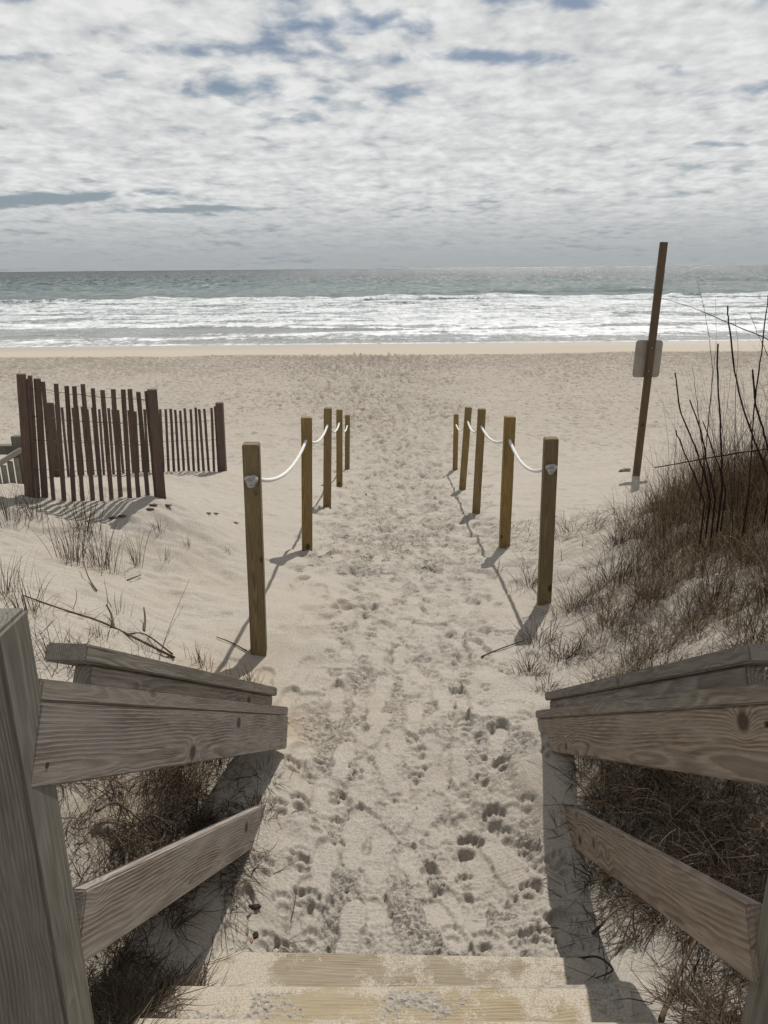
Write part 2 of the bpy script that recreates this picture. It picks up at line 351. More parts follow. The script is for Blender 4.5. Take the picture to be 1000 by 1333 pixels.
# ------------------------------------------------------------------ ground
PY = np.array([-400, -10, 0, 1.5, 2.4, 4.0, 4.9, 6.4, 8.8, 11, 14, 18, 25, 36, 47.3, 49.0, 61, 80, 120, 200])
PZ = np.array([-1.5, -1.6, -2.0, -2.12, -2.12, -2.13, -2.22, -2.38, -2.72, -3.12, -3.62, -4.15, -4.62, -4.88, -5.02, -5.10, -5.60, -6.3, -9, -14]) + CAMZ
def profile(y):
    d = .35; return (np.interp(y - d, PY, PZ) + 2 * np.interp(y, PY, PZ) + np.interp(y + d, PY, PZ)) / 4
CP = [(-.78, 4.03, -2.08), (-.9, 4.4, -2.09), (-.72, 6.37, -2.36), (-.7, 8.84, -2.72),  # x, y, z relative to the eye: dune banks either side of the path
    (-.70, 1.2, -2.05), (-.66, 1.62, -1.91), (-.74, 1.9, -2.16), (-.95, 1.6, -1.82), (-.92, 2.1, -1.80), (-.85, 2.5, -1.82), (-.75, 3.0, -1.92), (-.66, 2.7, -1.95), (-.74, 2.4, -1.88), (.80, 2.95, -1.98), (.80, 2.55, -2.03), (-1.2, 1.8, -1.55), (-1.3, 2.6, -1.60), (-1.3, 3.3, -1.76), (-.95, 3.6, -2.06), (-.60, 3.1, -2.08),
    (-2.0, 2.2, -1.40), (-2.2, 3.2, -1.52), (-2.0, 4.3, -1.72), (-1.15, 4.3, -2.10), (-1.4, 5.2, -2.12), (-3.2, 4.5, -1.6), (-2.8, 5.8, -1.66), (-1.8, 6.1, -1.78), (-2.3, 5.95, -1.77), (-1.1, 6.4, -2.34),
    (-4, 2.5, -1.2), (-4.5, 5, -1.45), (-4.5, 7, -1.9), (-2.6, 7.4, -2.05), (-1.2, 8.8, -2.7), (-3.5, 10.4, -2.72), (-2.2, 10.4, -2.70), (-6, 9, -2.3), (-7, 5, -1.5), (-4, 13, -3.35), (-8, 13, -3.2),
    (0, 1.9, -2.12), (-.35, 2.0, -2.11), (.5, 2.0, -2.12), (0, 1.4, -2.25), (-.45, 2.5, -2.11), (.62, 2.6, -2.12), (.1, 3.0, -2.11), (-.3, 3.5, -2.12), (.7, 3.4, -2.10), (-.5, 4.2, -2.12), (.3, 4.5, -2.17), (.3, 6.4, -2.38), (.3, 8.8, -2.72), (0, 12, -3.3),
    (.80, 1.3, -1.95), (.74, 1.6, -1.90), (.74, 1.4, -1.80), (.80, 1.85, -2.10), (.86, 2.2, -2.08), (.86, 2.6, -1.95), (.95, 2.8, -1.90), (1.15, 1.5, -1.80), (1.15, 2.1, -1.72), (1.2, 2.8, -1.66), (1.0, 3.3, -1.98), (1.7, 2.3, -1.35), (1.8, 3.2, -1.38), (1.4, 3.8, -1.86), (1.11, 4.9, -2.22),
    (1.05, 4.2, -2.14), (2.6, 2.6, -1.05), (2.7, 3.8, -1.18), (2.1, 4.6, -1.62), (1.7, 5.6, -2.02), (1.2, 6.5, -2.36), (3.0, 5.0, -1.42), (4.2, 4.0, -1.0), (4.2, 6.0, -1.55), (2.6, 6.2, -1.9), (3.2, 7.2, -2.2), (2.0, 7.5, -2.42), (5.5, 5, -1.1), (7, 7.5, -1.7), (5, 9, -2.4),
    (1.3, 8.6, -2.68), (3.7, 11, -2.95), (1.4, 11, -3.1), (7, 11, -2.8), (3, 2, -1.0), (5, 2, -.9), (-6, 2, -1.1), (-3, 0, -1.1), (3, 0, -1.0), (0, -1, -2.2), (0, 0, -2.3)]
cp_ = np.array(CP, float); cz = cp_[:, 2] + CAMZ - profile(cp_[:, 1])
def kern(r): return 0.5 * np.exp(-(r / .9) ** 2) + 0.5 * np.exp(-(r / 2.6) ** 2)
_K = kern(np.hypot(cp_[:, None, 0] - cp_[None, :, 0], cp_[:, None, 1] - cp_[None, :, 1])) + np.eye(len(cp_)) * .012
_w = np.linalg.solve(_K, cz)
def relief(x, y):
    o = np.zeros(x.shape)
    for (cx, cy, _), w_ in zip(CP, _w): o += w_ * kern(np.hypot(x - cx, y - cy))
    return o
T_big = tile(512, 40, 1.5, 12, 2.2, 1); T_mid = tile(512, 8, .12, 1.2, 1.6, 2)
T_clod = tile(1024, 4, .010, .075, .35, 3); T_clod2 = tile(1024, 6, .035, .20, .8, 4); T_gate = tile(512, 10, .18, 1.6, 1.3, 6)
T_rip = tile(512, 6, .06, .3, .9, 8)

# footprints are raised and pressed into a fine height map of the path
MX0, MX1, MY0, MY1, RES = -1.3, 1.9, 1.5, 15.0, .004
mx = np.arange(MX0, MX1, RES); my = np.arange(MY0, MY1, RES)
GXm, GYm = np.meshgrid(mx, my); H = np.zeros(GXm.shape, np.float32); SM = np.zeros(GXm.shape, np.float32)
def centre(y): return .07 + .03 * np.clip(y - 2, 0, 6)
dxp = np.abs(GXm - centre(GYm)) / (.50 + .06 * np.clip(GYm - 2, 0, 6))
gate = sst(1.15 - dxp + .22 * sample(T_gate, 10, GXm, GYm), .0, .55)
clods = sample(T_clod, 4, GXm, GYm); cl2 = sample(T_clod2, 6, GXm, GYm)
pat = sst(sample(T_gate, 10, GXm + 3.3, GYm * 1.2 + 1.7), -.35, .5)
far_ = sst(GYm, 4.5, 7.5)
rough_h = (-sst(clods, .45, .85) * .017 * (1 - .5 * far_) + sst(-clods, .7, 1.2) * .007) * (.25 + .75 * pat) + cl2 * .004 - sst(cl2, .75 - .30 * far_, 1.10 - .30 * far_) * (.013 + .030 * far_) + sst(-cl2, .8, 1.3) * .008
H += (gate * (rough_h - .035 + .012 * sample(T_mid, 8, GXm, GYm))).astype(np.float32)
def window(cx, cy, r):
    i0, i1 = int((cx - r - MX0) / RES), int((cx + r - MX0) / RES); j0, j1 = int((cy - r - MY0) / RES), int((cy + r - MY0) / RES)
    i0 = max(i0, 0); j0 = max(j0, 0)
    if i1 <= i0 or j1 <= j0: return None
    return slice(j0, j1), slice(i0, i1)
def shoe(cx, cy, ang, L=.15, B=.052, depth=.018, tread=.0022, flat=.85, rim=.006):
    w_ = window(cx, cy, L * 1.5)
    if w_ is None or H[w_].size == 0: return
    x = GXm[w_] - cx; y = GYm[w_] - cy; a = x * math.sin(ang) + y * math.cos(ang); b = x * math.cos(ang) - y * math.sin(ang)
    wd = B * (1 - .22 * np.exp(-((a + .02) / .035) ** 2) - .12 * (a < 0))
    r = np.sqrt((a / L) ** 4 + (np.abs(b) / wd) ** 2.6) + .035 * sample(T_rip, 6, x * 2 + cx * 7, y * 2 + cy * 5)
    ins = sst(r, 1.06, .90); bor = np.exp(-((r - 1.17) / .13) ** 2) * (r > .95)
    mean = float(H[w_].mean())
    tr_ = tread * np.sin(a * 2 * math.pi / .0155 + .9 * np.abs(b) / wd) * (np.abs(a) > .01)
    hh = H[w_] * (1 - flat * ins) + ins * (mean * .4 * flat - depth * (1 + .25 * (a > .04) + .25 * (a < -.08)) + tr_)
    H[w_] = hh + bor * rim * (.6 + .7 * np.clip(clods[w_], -1, 1))
    SM[w_] = np.maximum(SM[w_], ins)
def paw(cx, cy, ang, s=1.0, depth=.013):
    w_ = window(cx, cy, .09 * s)
    if w_ is None or H[w_].size == 0: return
    x = GXm[w_] - cx; y = GYm[w_] - cy; a = (x * math.sin(ang) + y * math.cos(ang)) / s; b = (x * math.cos(ang) - y * math.sin(ang)) / s
    tot = np.zeros(a.shape)
    for ta, tb, ra, rb in ((-.012, 0, .017, .021), (.022, -.024, .012, .009), (.034, -.009, .013, .009), (.034, .009, .013, .009), (.022, .024, .012, .009)):
        tot = np.maximum(tot, sst(np.sqrt(((a - ta) / ra) ** 2 + ((b - tb) / rb) ** 2), 1.15, .55))
    ring = np.exp(-((np.hypot(a, b) - .052) / .014) ** 2)
    H[w_] += -tot * depth * s * 1.15 + ring * .003 + tot * clods[w_] * .002
def dent(cx, cy, r, depth, asp=1.0, ang=0.0):
    w_ = window(cx, cy, r * 2.2)
    if w_ is None or H[w_].size == 0: return
    x = GXm[w_] - cx; y = GYm[w_] - cy; a = x * math.sin(ang) + y * math.cos(ang); b = x * math.cos(ang) - y * math.sin(ang)
    q = np.sqrt((a / (r * asp)) ** 2 + (b / r) ** 2) * (1 + .22 * cl2[w_] + .12 * clods[w_])
    H[w_] += -depth * np.exp(-np.abs(q) ** 5) + depth * .45 * np.exp(-((q - 1.35) / .28) ** 2)
rr = random.Random(11)
def flat_pt(u, v):
    for _ in range(1):
        r = ray(u, v); Y = 3.0
        for k in range(12): Y = -(profile(np.array([Y]))[0] - CAMZ) / -r.z * r.y
    return r.x / r.y * Y, Y
for _ in range(520):                                 # old, half filled prints all down the path
    y = 1.95 + 12.5 * rr.random() ** .62; cx = float(centre(y)) + rr.gauss(0, .30 + .03 * (y - 2))
    k_ = 1 + .07 * (y - 2); dent(cx, y, rr.uniform(.018, .05) * k_, rr.uniform(.008, .022) * k_ * k_, rr.uniform(1.2, 2.2), rr.gauss(0, .35))
for _ in range(150):
    y = 2.0 + 12.5 * rr.random(); cx = float(centre(y)) + rr.gauss(0, .28 + .03 * (y - 2))
    shoe(cx, y, rr.gauss(0, .2) + (math.pi if rr.random() < .45 else 0), rr.uniform(.12, .15), rr.uniform(.042, .052), rr.uniform(.008, .020), .0006, rr.uniform(.3, .8), .009)
for _ in range(430):
    y = 1.98 + 9 * rr.random() ** 1.3; sx = rr.choice((-1, 1)); cx = float(centre(y)) + sx * abs(rr.gauss(.30, .17))
    paw(cx, y, rr.gauss(0, .5), rr.uniform(.8, 1.25), rr.uniform(.010, .018))
for _ in range(190):
    y = 1.98 + 12.5 * rr.random() ** 1.25; cx = float(centre(y)) + rr.gauss(0, .24 + .03 * (y - 2))
    shoe(cx, y, rr.gauss(0, .28) + (math.pi if rr.random() < .35 else 0), rr.uniform(.125, .155), rr.uniform(.044, .054), rr.uniform(.012, .026), rr.uniform(.0, .002), rr.uniform(.55, .95), rr.uniform(.008, .015))
for _ in range(150):                                  # prints astray beside the path
    y = 2.6 + 10 * rr.random(); cx = rr.uniform(-1.2, 1.8)
    dent(cx, y, rr.uniform(.02, .05), rr.uniform(.006, .018), rr.uniform(1, 1.8), rr.gauss(0, .6))
for u, v, a, d in ((460, 1078, .02, .014), (505, 990, -.22, .013), (488, 915, .1, .012), (540, 925, .05, .016), (445, 980, .05, .010), (675, 1110, -.35, .010), (490, 940, .3, .010),
                   (520, 850, .1, .012), (468, 838, -.1, .016), (505, 778, .1, .012), (650, 1090, -.3, .008), (492, 733, 0, .012), (420, 1120, .1, .006), (395, 870, .2, .008), (455, 1190, .1, .008)):
    x, y = flat_pt(u, v); shoe(x, y, a, .148, .050, d, .0024, .93, .006)
for u, v, a, s, d in ((690, 1135, .3, 1.25, .016), (708, 1205, .2, 1.5, .015), (682, 1083, -.2, 1.15, .013), (633, 912, .1, 1.1, .012), (638, 945, 0, 1.2, .014), (655, 995, .2, 1.1, .014), (645, 1050, 0, 1.5, .018),
                      (610, 1075, .4, 1.7, .022), (632, 1200, .2, 1.5, .012), (590, 1190, 0, 1.2, .010), (400, 1160, .2, 1.3, .014), (390, 1050, 0, 1.3, .016), (385, 1120, .4, 1.3, .014)):
    x, y = flat_pt(u, v); paw(x, y, a, s, d)
x, y = flat_pt(560, 1105); dent(x, y, .05, .030, .6, 1.3)
x, y = flat_pt(588, 727); dent(x, y, .13, .045, .5, 0); x, y = flat_pt(470, 745); dent(x, y, .12, .03, .8, 0)
# open beach tracks on a coarser map
BR = .035; bx = np.arange(-34, 34, BR); by = np.arange(13, 49, BR); GXb, GYb = np.meshgrid(bx, by); HB = np.zeros(GXb.shape, np.float32)
def bdent(cx, cy, r, d, asp, ang):
    i0, i1 = int((cx - 2.2 * r + 34) / BR), int((cx + 2.2 * r + 34) / BR) + 1; j0, j1 = int((cy - 2.2 * r - 13) / BR), int((cy + 2.2 * r - 13) / BR) + 1
    if i0 < 0 or j0 < 0: return
    w_ = (slice(j0, j1), slice(i0, i1)); 
    if HB[w_].size == 0: return
    x = GXb[w_] - cx; y = GYb[w_] - cy; a = x * math.sin(ang) + y * math.cos(ang); b = x * math.cos(ang) - y * math.sin(ang)
    q = np.sqrt((a / (r * asp)) ** 2 + (b / r) ** 2); HB[w_] += -d * np.exp(-q ** 3) + d * .5 * np.exp(-((q - 1.3) / .3) ** 2)
for _ in range(14000):
    y = 13 + 35.5 * rr.random() ** .9
    if rr.random() < .5: x = rr.gauss((.45 if rr.random() < .5 else .2 - (y - 13) * .09), .6 + .045 * (y - 13))
    else: x = rr.uniform(-33, 33)
    bdent(x, y, rr.uniform(.05, .085) + .0015 * y, rr.uniform(.5, 1.5) * (.008 + .0016 * y), rr.uniform(1, 2), rr.gauss(0, .7))

def bil(A, x0, y0, res, x, y):
    u = (x - x0) / res; v = (y - y0) / res; ok = (u >= 0) & (v >= 0) & (u < A.shape[1] - 1.01) & (v < A.shape[0] - 1.01)
    u = np.where(ok, u, 0); v = np.where(ok, v, 0); i = u.astype(int); j = v.astype(int); fu = u - i; fv = v - j
    r = A[j, i] * (1 - fu) * (1 - fv) + A[j, i + 1] * fu * (1 - fv) + A[j + 1, i] * (1 - fu) * fv + A[j + 1, i + 1] * fu * fv
    return np.where(ok, r, 0)
def ground_z(x, y, fine=True):
    x = np.asarray(x, float); y = np.asarray(y, float)
    near = sst(y, 20, 13) * sst(np.abs(x), 14, 8) * sst(y, -6, -2)
    z = profile(y) + relief(x, y) * near
    beach = sst(y, 46, 52)
    z = z + sample(T_big, 40, x, y) * (.05 * sst(y, 5, 20) + .01) * (1 - beach)
    side = sst(np.abs(x - .1), .75, 1.6)
    if fine:
        z = z + sample(T_mid, 8, x, y) * (.006 + .012 * side * sst(y, 12, 6)) * (1 - beach)
        z = z + sample(T_rip, 6, x * .5, y * 1.2) * .0035 * side * (1 - beach)
        ex = np.minimum(x - MX0, MX1 - x)
        z = z + bil(H, MX0, MY0, RES, x, y) * sst(ex, 0, .25) * sst(y, 15, 14)
        z = z + bil(HB, -34, 13, BR, x, y) * sst(y, 13, 14.5) * sst(y, 48.8, 47.5)
        z = z + sample(T_clod2, 6, x * .35, y * .35) * .012 * sst(y, 14, 30) * (1 - beach)
    # a hollow under the flight of steps
    st = sst(y, 1.70, 1.50) * sst(np.abs(x - .05), .64, .52)
    z = z - st * .25
    ax = np.abs(x - .05)      # sand banked over the ends of the treads
    e = sst(ax, .53, .66) * sst(ax, 1.0, .74) * sst(y, 1.86, 1.64) * sst(y, .9, 1.1)
    return z * (1 - e) + e * (CAMZ - 1.903 + (1.60 - y) * .66 + .012 * sample(T_mid, 8, x * 1.5, y * 1.5))
# a fan of rows and columns, fine where it is near
tc = [0.0]
while tc[-1] < .72: tc.append(tc[-1] + .0026)
while tc[-1] < 9: tc.append(tc[-1] + max(.0026, (tc[-1] - .70) * .07 + .0026))
tc = np.array(sorted(set([-v for v in tc] + tc)))
ry = list(np.linspace(-300, -12, 14)) + list(np.linspace(-8, .9, 18)); yv = 1.05
while yv < 1.5: ry.append(yv); yv += .02
while yv < 150:
    ry.append(yv); yv += max(.0040, yv * (.0025 if yv < 14 else .0042 if yv < 64 else .03))
ry = np.array(ry); g = np.maximum(ry, 1.35)[:, None]
GX = tc[None, :] * g; GY = np.repeat(ry[:, None], len(tc), 1)
GZ = ground_z(GX, GY)
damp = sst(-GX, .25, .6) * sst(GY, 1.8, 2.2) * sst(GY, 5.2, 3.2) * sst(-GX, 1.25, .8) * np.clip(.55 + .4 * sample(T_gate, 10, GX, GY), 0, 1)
churn = bil(gate * (.25 + .75 * pat) * (1 - .9 * SM), MX0, MY0, RES, GX, GY) * sst(GY, 15, 13.5)
churn = np.maximum(churn, .8 * sst(GY, 11.5, 14.5) * sst(np.abs(GX - .35) / (.9 + .05 * GY), 1.3, .5) * sst(GY, 40, 20) * np.clip(.8 + .5 * sample(T_gate, 10, GX, GY), 0, 1))
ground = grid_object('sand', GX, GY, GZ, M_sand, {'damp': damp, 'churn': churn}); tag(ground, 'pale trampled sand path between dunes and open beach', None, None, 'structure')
def gz(x, y): return float(ground_z(np.array([x]), np.array([y]))[0])

# ------------------------------------------------------------------ sea
def sea():
    m, t = mat_new('sea_water')
    P = t.n('ShaderNodeNewGeometry').outputs['Position']; s = t.n('ShaderNodeSeparateXYZ', {0: P}); x, y = s.outputs[0], s.outputs[1]
    wn = t.noise(t.n('ShaderNodeMapping', {'Vector': P, 'Scale': (.05, .12, 1)}).outputs[0], 1.0, 4, .6)
    yw = t.m('ADD', y, t.m('MULTIPLY', t.m('SUBTRACT', wn, .5), 26.0))
    # foam: torn lace near the beach, solid bands in the surf
    fa = t.noise(t.n('ShaderNodeMapping', {'Vector': P, 'Scale': (.30, .22, 1)}).outputs[0], 1.0, 8, .72, dist=.9)
    fb = t.noise(t.n('ShaderNodeMapping', {'Vector': P, 'Scale': (1.5, .8, 1)}).outputs[0], 1.0, 6, .7, dist=.6)
    fband = t.noise(t.n('ShaderNodeMapping', {'Vector': P, 'Scale': (.018, .11, 1)}).outputs[0], 1.0, 3, .5)
    crest = t.n('ShaderNodeAttribute', attribute_name='foam').outputs['Fac']
    lace = t.m('ADD', t.m('MULTIPLY', fa, .5), t.m('MULTIPLY', fb, .5))
    env = t.m('MULTIPLY', t.step(yw, 66, 84), t.step(yw, 150, 163, 1, 0))
    amt = t.m('ADD', t.m('MULTIPLY', env, .10), t.m('MULTIPLY', t.m('SUBTRACT', fband, .5), .9))
    amt = t.m('ADD', amt, t.m('MULTIPLY', t.step(yw, 59, 68), .055))
    amt = t.m('ADD', amt, t.m('MULTIPLY', crest, .34))
    inshore = t.step(yw, 152, 170, 1, 0)
    amt = t.m('SUBTRACT', amt, t.m('MULTIPLY', t.m('SUBTRACT', 1.0, inshore), .30))
    foam = t.m('MULTIPLY', t.step(t.m('ADD', lace, amt), .525, .70), .93)
    edge = t.m('MULTIPLY', t.step(y, 61.2, 62.4, 1, 0), t.step(fb, .25, .5))
    foam = t.m('MAXIMUM', foam, t.m('MULTIPLY', edge, .8))
    # colour of the water itself: green inside, blue grey far out, sandy at the edge
    wc = t.ramp(t.m('DIVIDE', y, 700.0), ((.085, (.24, .24, .22)), (.13, (.16, .18, .175)), (.20, (.070, .112, .102)), (.45, (.058, .098, .094)), (.95, (.05, .070, .072))))
    fc = t.mix(t.step(t.m('ADD', t.m('MULTIPLY', fb, .5), t.m('MULTIPLY', fa, .5)), .36, .60), (.36, .385, .395), (.74, .75, .75))
    c = t.mix(foam, wc, fc)
    rough = t.m('ADD', .14, t.m('MULTIPLY', foam, .5))
    # ripples, chop and swell (the finest fade out with distance)
    b1 = t.noise(t.n('ShaderNodeMapping', {'Vector': P, 'Scale': (.35, .8, 1)}).outputs[0], 1.0, 7, .68)
    b2 = t.noise(t.n('ShaderNodeMapping', {'Vector': P, 'Scale': (.025, .09, 1)}).outputs[0], 1.0, 5, .62)
    h = t.m('ADD', t.m('MULTIPLY', b1, 1.05), t.m('MULTIPLY', b2, 3.2))
    shore = t.step(y, 62, 130, .22, 1.0)
    bmp = t.n('ShaderNodeBump', {'Height': t.m('ADD', t.m('MULTIPLY', h, shore), t.m('MULTIPLY', foam, .25)), 'Distance': 1.0, 'Strength': .75}).outputs[0]
    # wind facets: slopes that flash where they face the sun
    f1_ = t.n('ShaderNodeTexNoise', {'Vector': t.n('ShaderNodeMapping', {'Vector': P, 'Scale': (.45, .16, 1)}).outputs[0], 'Scale': 1.0, 'Detail': 6.0, 'Roughness': .78}).outputs['Color']
    f1_ = t.v('MULTIPLY', t.v('SUBTRACT', f1_, (.5, .5, .5)), (3.4, 5.2, 0))
    fs = t.m('MULTIPLY', t.step(y, 90, 420, .25, 1.0), t.m('SUBTRACT', 1.0, t.m('MULTIPLY', foam, .6)))
    sc_ = t.n('ShaderNodeVectorMath', {0: t.v('ADD', f1_, (0, -.42, 0)), 'Scale': fs}, operation='SCALE').outputs[0]
    nrm = t.v('NORMALIZE', t.v('ADD', bmp, sc_))
    bsdf(t, c, rough, nrm, .5, IOR=1.33)
    ys = [58.0]
    while ys[-1] < 26000: ys.append(ys[-1] + (.22 if ys[-1] < 90 else .35 if ys[-1] < 190 else ys[-1] * .012))
    ys = np.array(ys); xs = np.concatenate([-np.geomspace(4, .78, 30), np.linspace(-.75, .75, 420), np.geomspace(.78, 4, 30)])
    X_, Y_ = xs[None, :] * ys[:, None], np.repeat(ys[:, None], len(xs), 1)
    Tn = tile(512, 260, 9, 90, 1.6, 21); Ts = tile(512, 60, .8, 12, 1.5, 22)
    wob = sample(Tn, 260, X_ * 1.0, Y_ * .35 + 40)
    Z = np.zeros(X_.shape); foam = np.zeros(X_.shape)
    def crest(y0, amp, wid, k, fo, seed, slantx=0.0, x0=None, xr=None):
        nonlocal Z, foam
        al = sample(Tn, 260, X_[0:1] * 0 + X_ * 1.4 + seed * 31, X_ * 0 + seed * 17.0)
        c_ = y0 + k * al + slantx * X_
        a = amp * np.clip(.8 + .28 * sample(Tn, 260, X_ * 2.2 + seed * 13, X_ * 0 + 5.0 * seed), .1, 1.5)
        if x0 is not None: a = a * np.exp(-((X_ - x0) / xr) ** 2)
        d = Y_ - c_
        prof = np.where(d < 0, np.exp(-(d / (wid * .42)) ** 2), np.exp(-(d / (wid * 1.5)) ** 2))
        Z += a * prof; foam = np.maximum(foam, fo * np.exp(-((d + wid * (.1)) / (wid * .55)) ** 2) * np.clip(a / amp, 0, 1.2))
    crest(150, .75, 3.0, 3.0, .35, 1); crest(131, .55, 2.4, 4.0, 1.0, 2); crest(116, .5, 2.2, 4.0, 1.0, 3); crest(101, .40, 1.9, 3.5, 1.0, 4)
    crest(89, .30, 1.5, 3.0, .9, 5); crest(79, .18, 1.2, 2.5, .7, 6); crest(71, .09, .9, 2.0, .5, 7); crest(66, .05, .6, 1.3, .4, 9)
    crest(215, 1.15, 4.0, 4, .9, 8, 0, 62, 13); crest(190, .8, 4.0, 5, .75, 12, 0, 45, 30); crest(300, .8, 6, 8, .35, 14, 0, 130, 70)
    Z += sample(Ts, 60, X_, Y_) * .05 * sst(Y_, 64, 110) * (sst(Y_, 420, 260)) + sample(Ts, 60, X_ * .25, Y_ * .25) * .16 * sst(Y_, 140, 240) * sst(Y_, 1500, 700)
    Z -= Z[(Y_ > 500) & (Y_ < 900)].mean() if True else 0
    o = grid_object('sea', X_, Y_, Z, m, {'foam': foam}); tag(o, 'green grey sea breaking in white surf', None, None, 'structure')
sea()

# ------------------------------------------------------------------ steps
def stairs():
    root = empty('wooden_steps', (0.05, 1.7, gz(.05, 1.9) - .05))
    tag(root, 'sand covered wooden steps at the foot of the photograph', 'steps')
    A = [(Vector((-.60, 1.943, -2.098)), Vector((.66, 1.903, -2.098))), (Vector((-.60, 1.662, -1.92)), Vector((.68, 1.640, -1.92))), (Vector((-.62, 1.420, -1.74)), Vector((.68, 1.395, -1.74)))]
    for k in range(3, 5): A.append((A[-1][0] + Vector((0, -.27, .18)), A[-1][1] + Vector((0, -.27, .18))))
    for i, (a, b) in enumerate(A):
        a = a + Vector((0, 0, CAMZ)); b = b + Vector((0, 0, CAMZ)); d = (b - a); n = Vector((0, -1, 0))
        for j in range(2):
            off = Vector((0, -.143 * j, -.038 + random.uniform(-.002, .002)))
            me = box_mesh(d.length, .139, .038, .004, 2)
            ydir = Vector((0, 0, 1)).cross(d).normalized()
            m = frame(a + off - ydir * .0695 + Vector((random.uniform(-.02, .02), 0, 0)), d, ydir)
            link('tread', me, M_tread, root, m)
    for x in (-.57, .64):
        p = Vector((x, 1.96, CAMZ - 2.36)); q = Vector((x, .55, CAMZ - 1.42))
        me = box_mesh((q - p).length, .038, .20, .003)
        link('stringer', me, M_rail, root, frame(p, q - p, Vector((-1, 0, 0))))
stairs()
# thin drifts of sand lying on the two upper treads
def drift(u0, u1, zt, y0, y1, thr, seed):
    nx, ny = 420, 80
    xx, yy = np.meshgrid(np.linspace(u0, u1, nx), np.linspace(y0, y1, ny))
    n = sample(T_mid, 8, xx * 2 + seed, yy * 2.6 + seed) + .35 * sample(T_clod, 4, xx, yy) + .5 * sst(np.abs(xx - .05), .45, .62)*2
    e = np.minimum(np.minimum(yy - y0, y1 - yy) / .02, np.minimum(xx - u0, u1 - xx) / .02)
    h = np.clip(n - thr, -1, 1.6) * .0034 + .0012 * sample(T_clod, 4, xx * 1.3, yy * 1.3)
    h = np.where(e < 1, np.minimum(h, -.004 + .004 * e), h)
    o = grid_object('drifted_sand', xx, yy, zt + CAMZ + h - .0005 - .02 * 0, M_sand, {'damp': np.zeros(xx.shape), 'churn': np.full(xx.shape, .5)})
    tag(o, None, None, None, 'stuff'); return o
d1 = drift(-.6, .66, -1.92, 1.515, 1.655, .75, 3); tag(d1, 'thin drift of pale sand on the upper visible step')

# ------------------------------------------------------------------ railings
def railing(sgn, a, s, near, far_top, far_low, hr, label):
    """near: u at which the boards meet the newel; far ends from the photograph's directions, turned into real lengths"""
    (nu, nt, ns, nb) = near; (fu, ft, fs, fbu, fb) = far_top
    root = empty('stair_railing', (a, 1.2, CAMZ - 2.1)); tag(root, label, 'railing')
    def P(u, v, off=0.0): return on_plane(u, v, a, s)
    outw = Vector((-1, s, 0)).normalized() if sgn < 0 else Vector((1, -s, 0)).normalized()
    def board(name, p, q, h, th, mat, off=0.0, up=True):
        d = q - p; me = box_mesh(d.length, th, h, .004, 2, .0006)
        m = frame(p + outw * (th / 2 + off), d, -outw if sgn < 0 else -outw)
        # z must point up
        if m.col[2].z < 0:
            m = frame(p + outw * (th / 2 + off), d, outw)
        return link(name, me, mat, root, m)
    n1 = P(nu, ns); f1 = P(fu, fs); d = (f1 - n1).normalized(); up = Vector((0, -d.z, d.y)).normalized(); up = up if up.z > 0 else -up
    MR = M_rail if sgn < 0 else M_rail_warm
    board('rail_board', n1 - up * .142, f1 - up * .142 , .1425, .038, MR)
    board('rail_cap', n1 + up * .0015, f1 + up * .0015, .038, .089, M_cap, -.0025)
    # hand rail raised on a packing strip
    h0 = on_plane(*hr[0], a + sgn * .04, s); h1 = on_plane(*hr[1], a + sgn * .04, s)
    L = (h1 - h0).length; h0b = n1 + up * .085 + d * ((h0 - n1).dot(d)); h1b = f1 + up * .085 - d * .05
    board('hand_rail', h0b - up * .0, h1b, .038, .089, M_cap, .04)
    board('spacer_strip', n1 + up * .0405 + d * ((h0 - n1).dot(d) + .06), f1 + up * .0405 - d * .08, .0435, .038, M_rail, .055)
    (lu, lt, lb), (mu, mt, mb) = far_low
    l0 = P(lu, lb); l1 = P(mu, mb); dl = (l1 - l0).normalized(); upl = Vector((0, -dl.z, dl.y)).normalized(); upl = upl if upl.z > 0 else -upl
    board('lower_board', l0, l1 + dl * .22, .139, .038, MR)
    for p_, u_, dd in ((n1, up, d), (f1, up, d)):
        for hh in (-.035, -.105):
            off_ = d * (.05 if p_ is n1 else -.04); c_ = p_ + off_ + up * hh - outw * .0006
            sc = bpy.data.meshes.get('screw_head') or tube_mesh([(0, -.0024, 0), (0, .002, 0)], .0055, 10); sc.name = 'screw_head'
            link('screw', sc, M_screw, root, frame(c_, d, outw))
        if p_ is n1: continue
    return root, n1, f1, outw
RL = railing(-1, -.68, .075, (50, 885, 914, 1025), (374, 922, 932, 362, 972), ((100, 1163, 1262), (325, 1066, 1108)), ((115, 850), (374, 906)), 'grey stair railing of weathered boards left of the sandy steps')
RR = railing(1, .665, .02, (1012, 889, 916, 1024), (698, 922, 936, 710, 975), ((982, 1178, 1283), (725, 1062, 1087)), ((975, 845), (712, 905)), 'brown stair railing with dark knots right of the sandy steps')
def newel(root, face_x, y0, y1, wdt, top, sgn):
    L = top - (CAMZ - 2.5); me = box_mesh(wdt, y1 - y0, L, .006, 2, .0008)
    m = Matrix.Translation((face_x if sgn > 0 else face_x - wdt, (y0 + y1) / 2, CAMZ - 2.5)) 
    return link('newel_post', me, M_newel, root, m)
newel(RL[0], -.592, 1.065, 1.17, .14, CAMZ - .53, -1)
newel(RR[0], .70, 1.06, 1.15, .10, CAMZ - .53, 1)

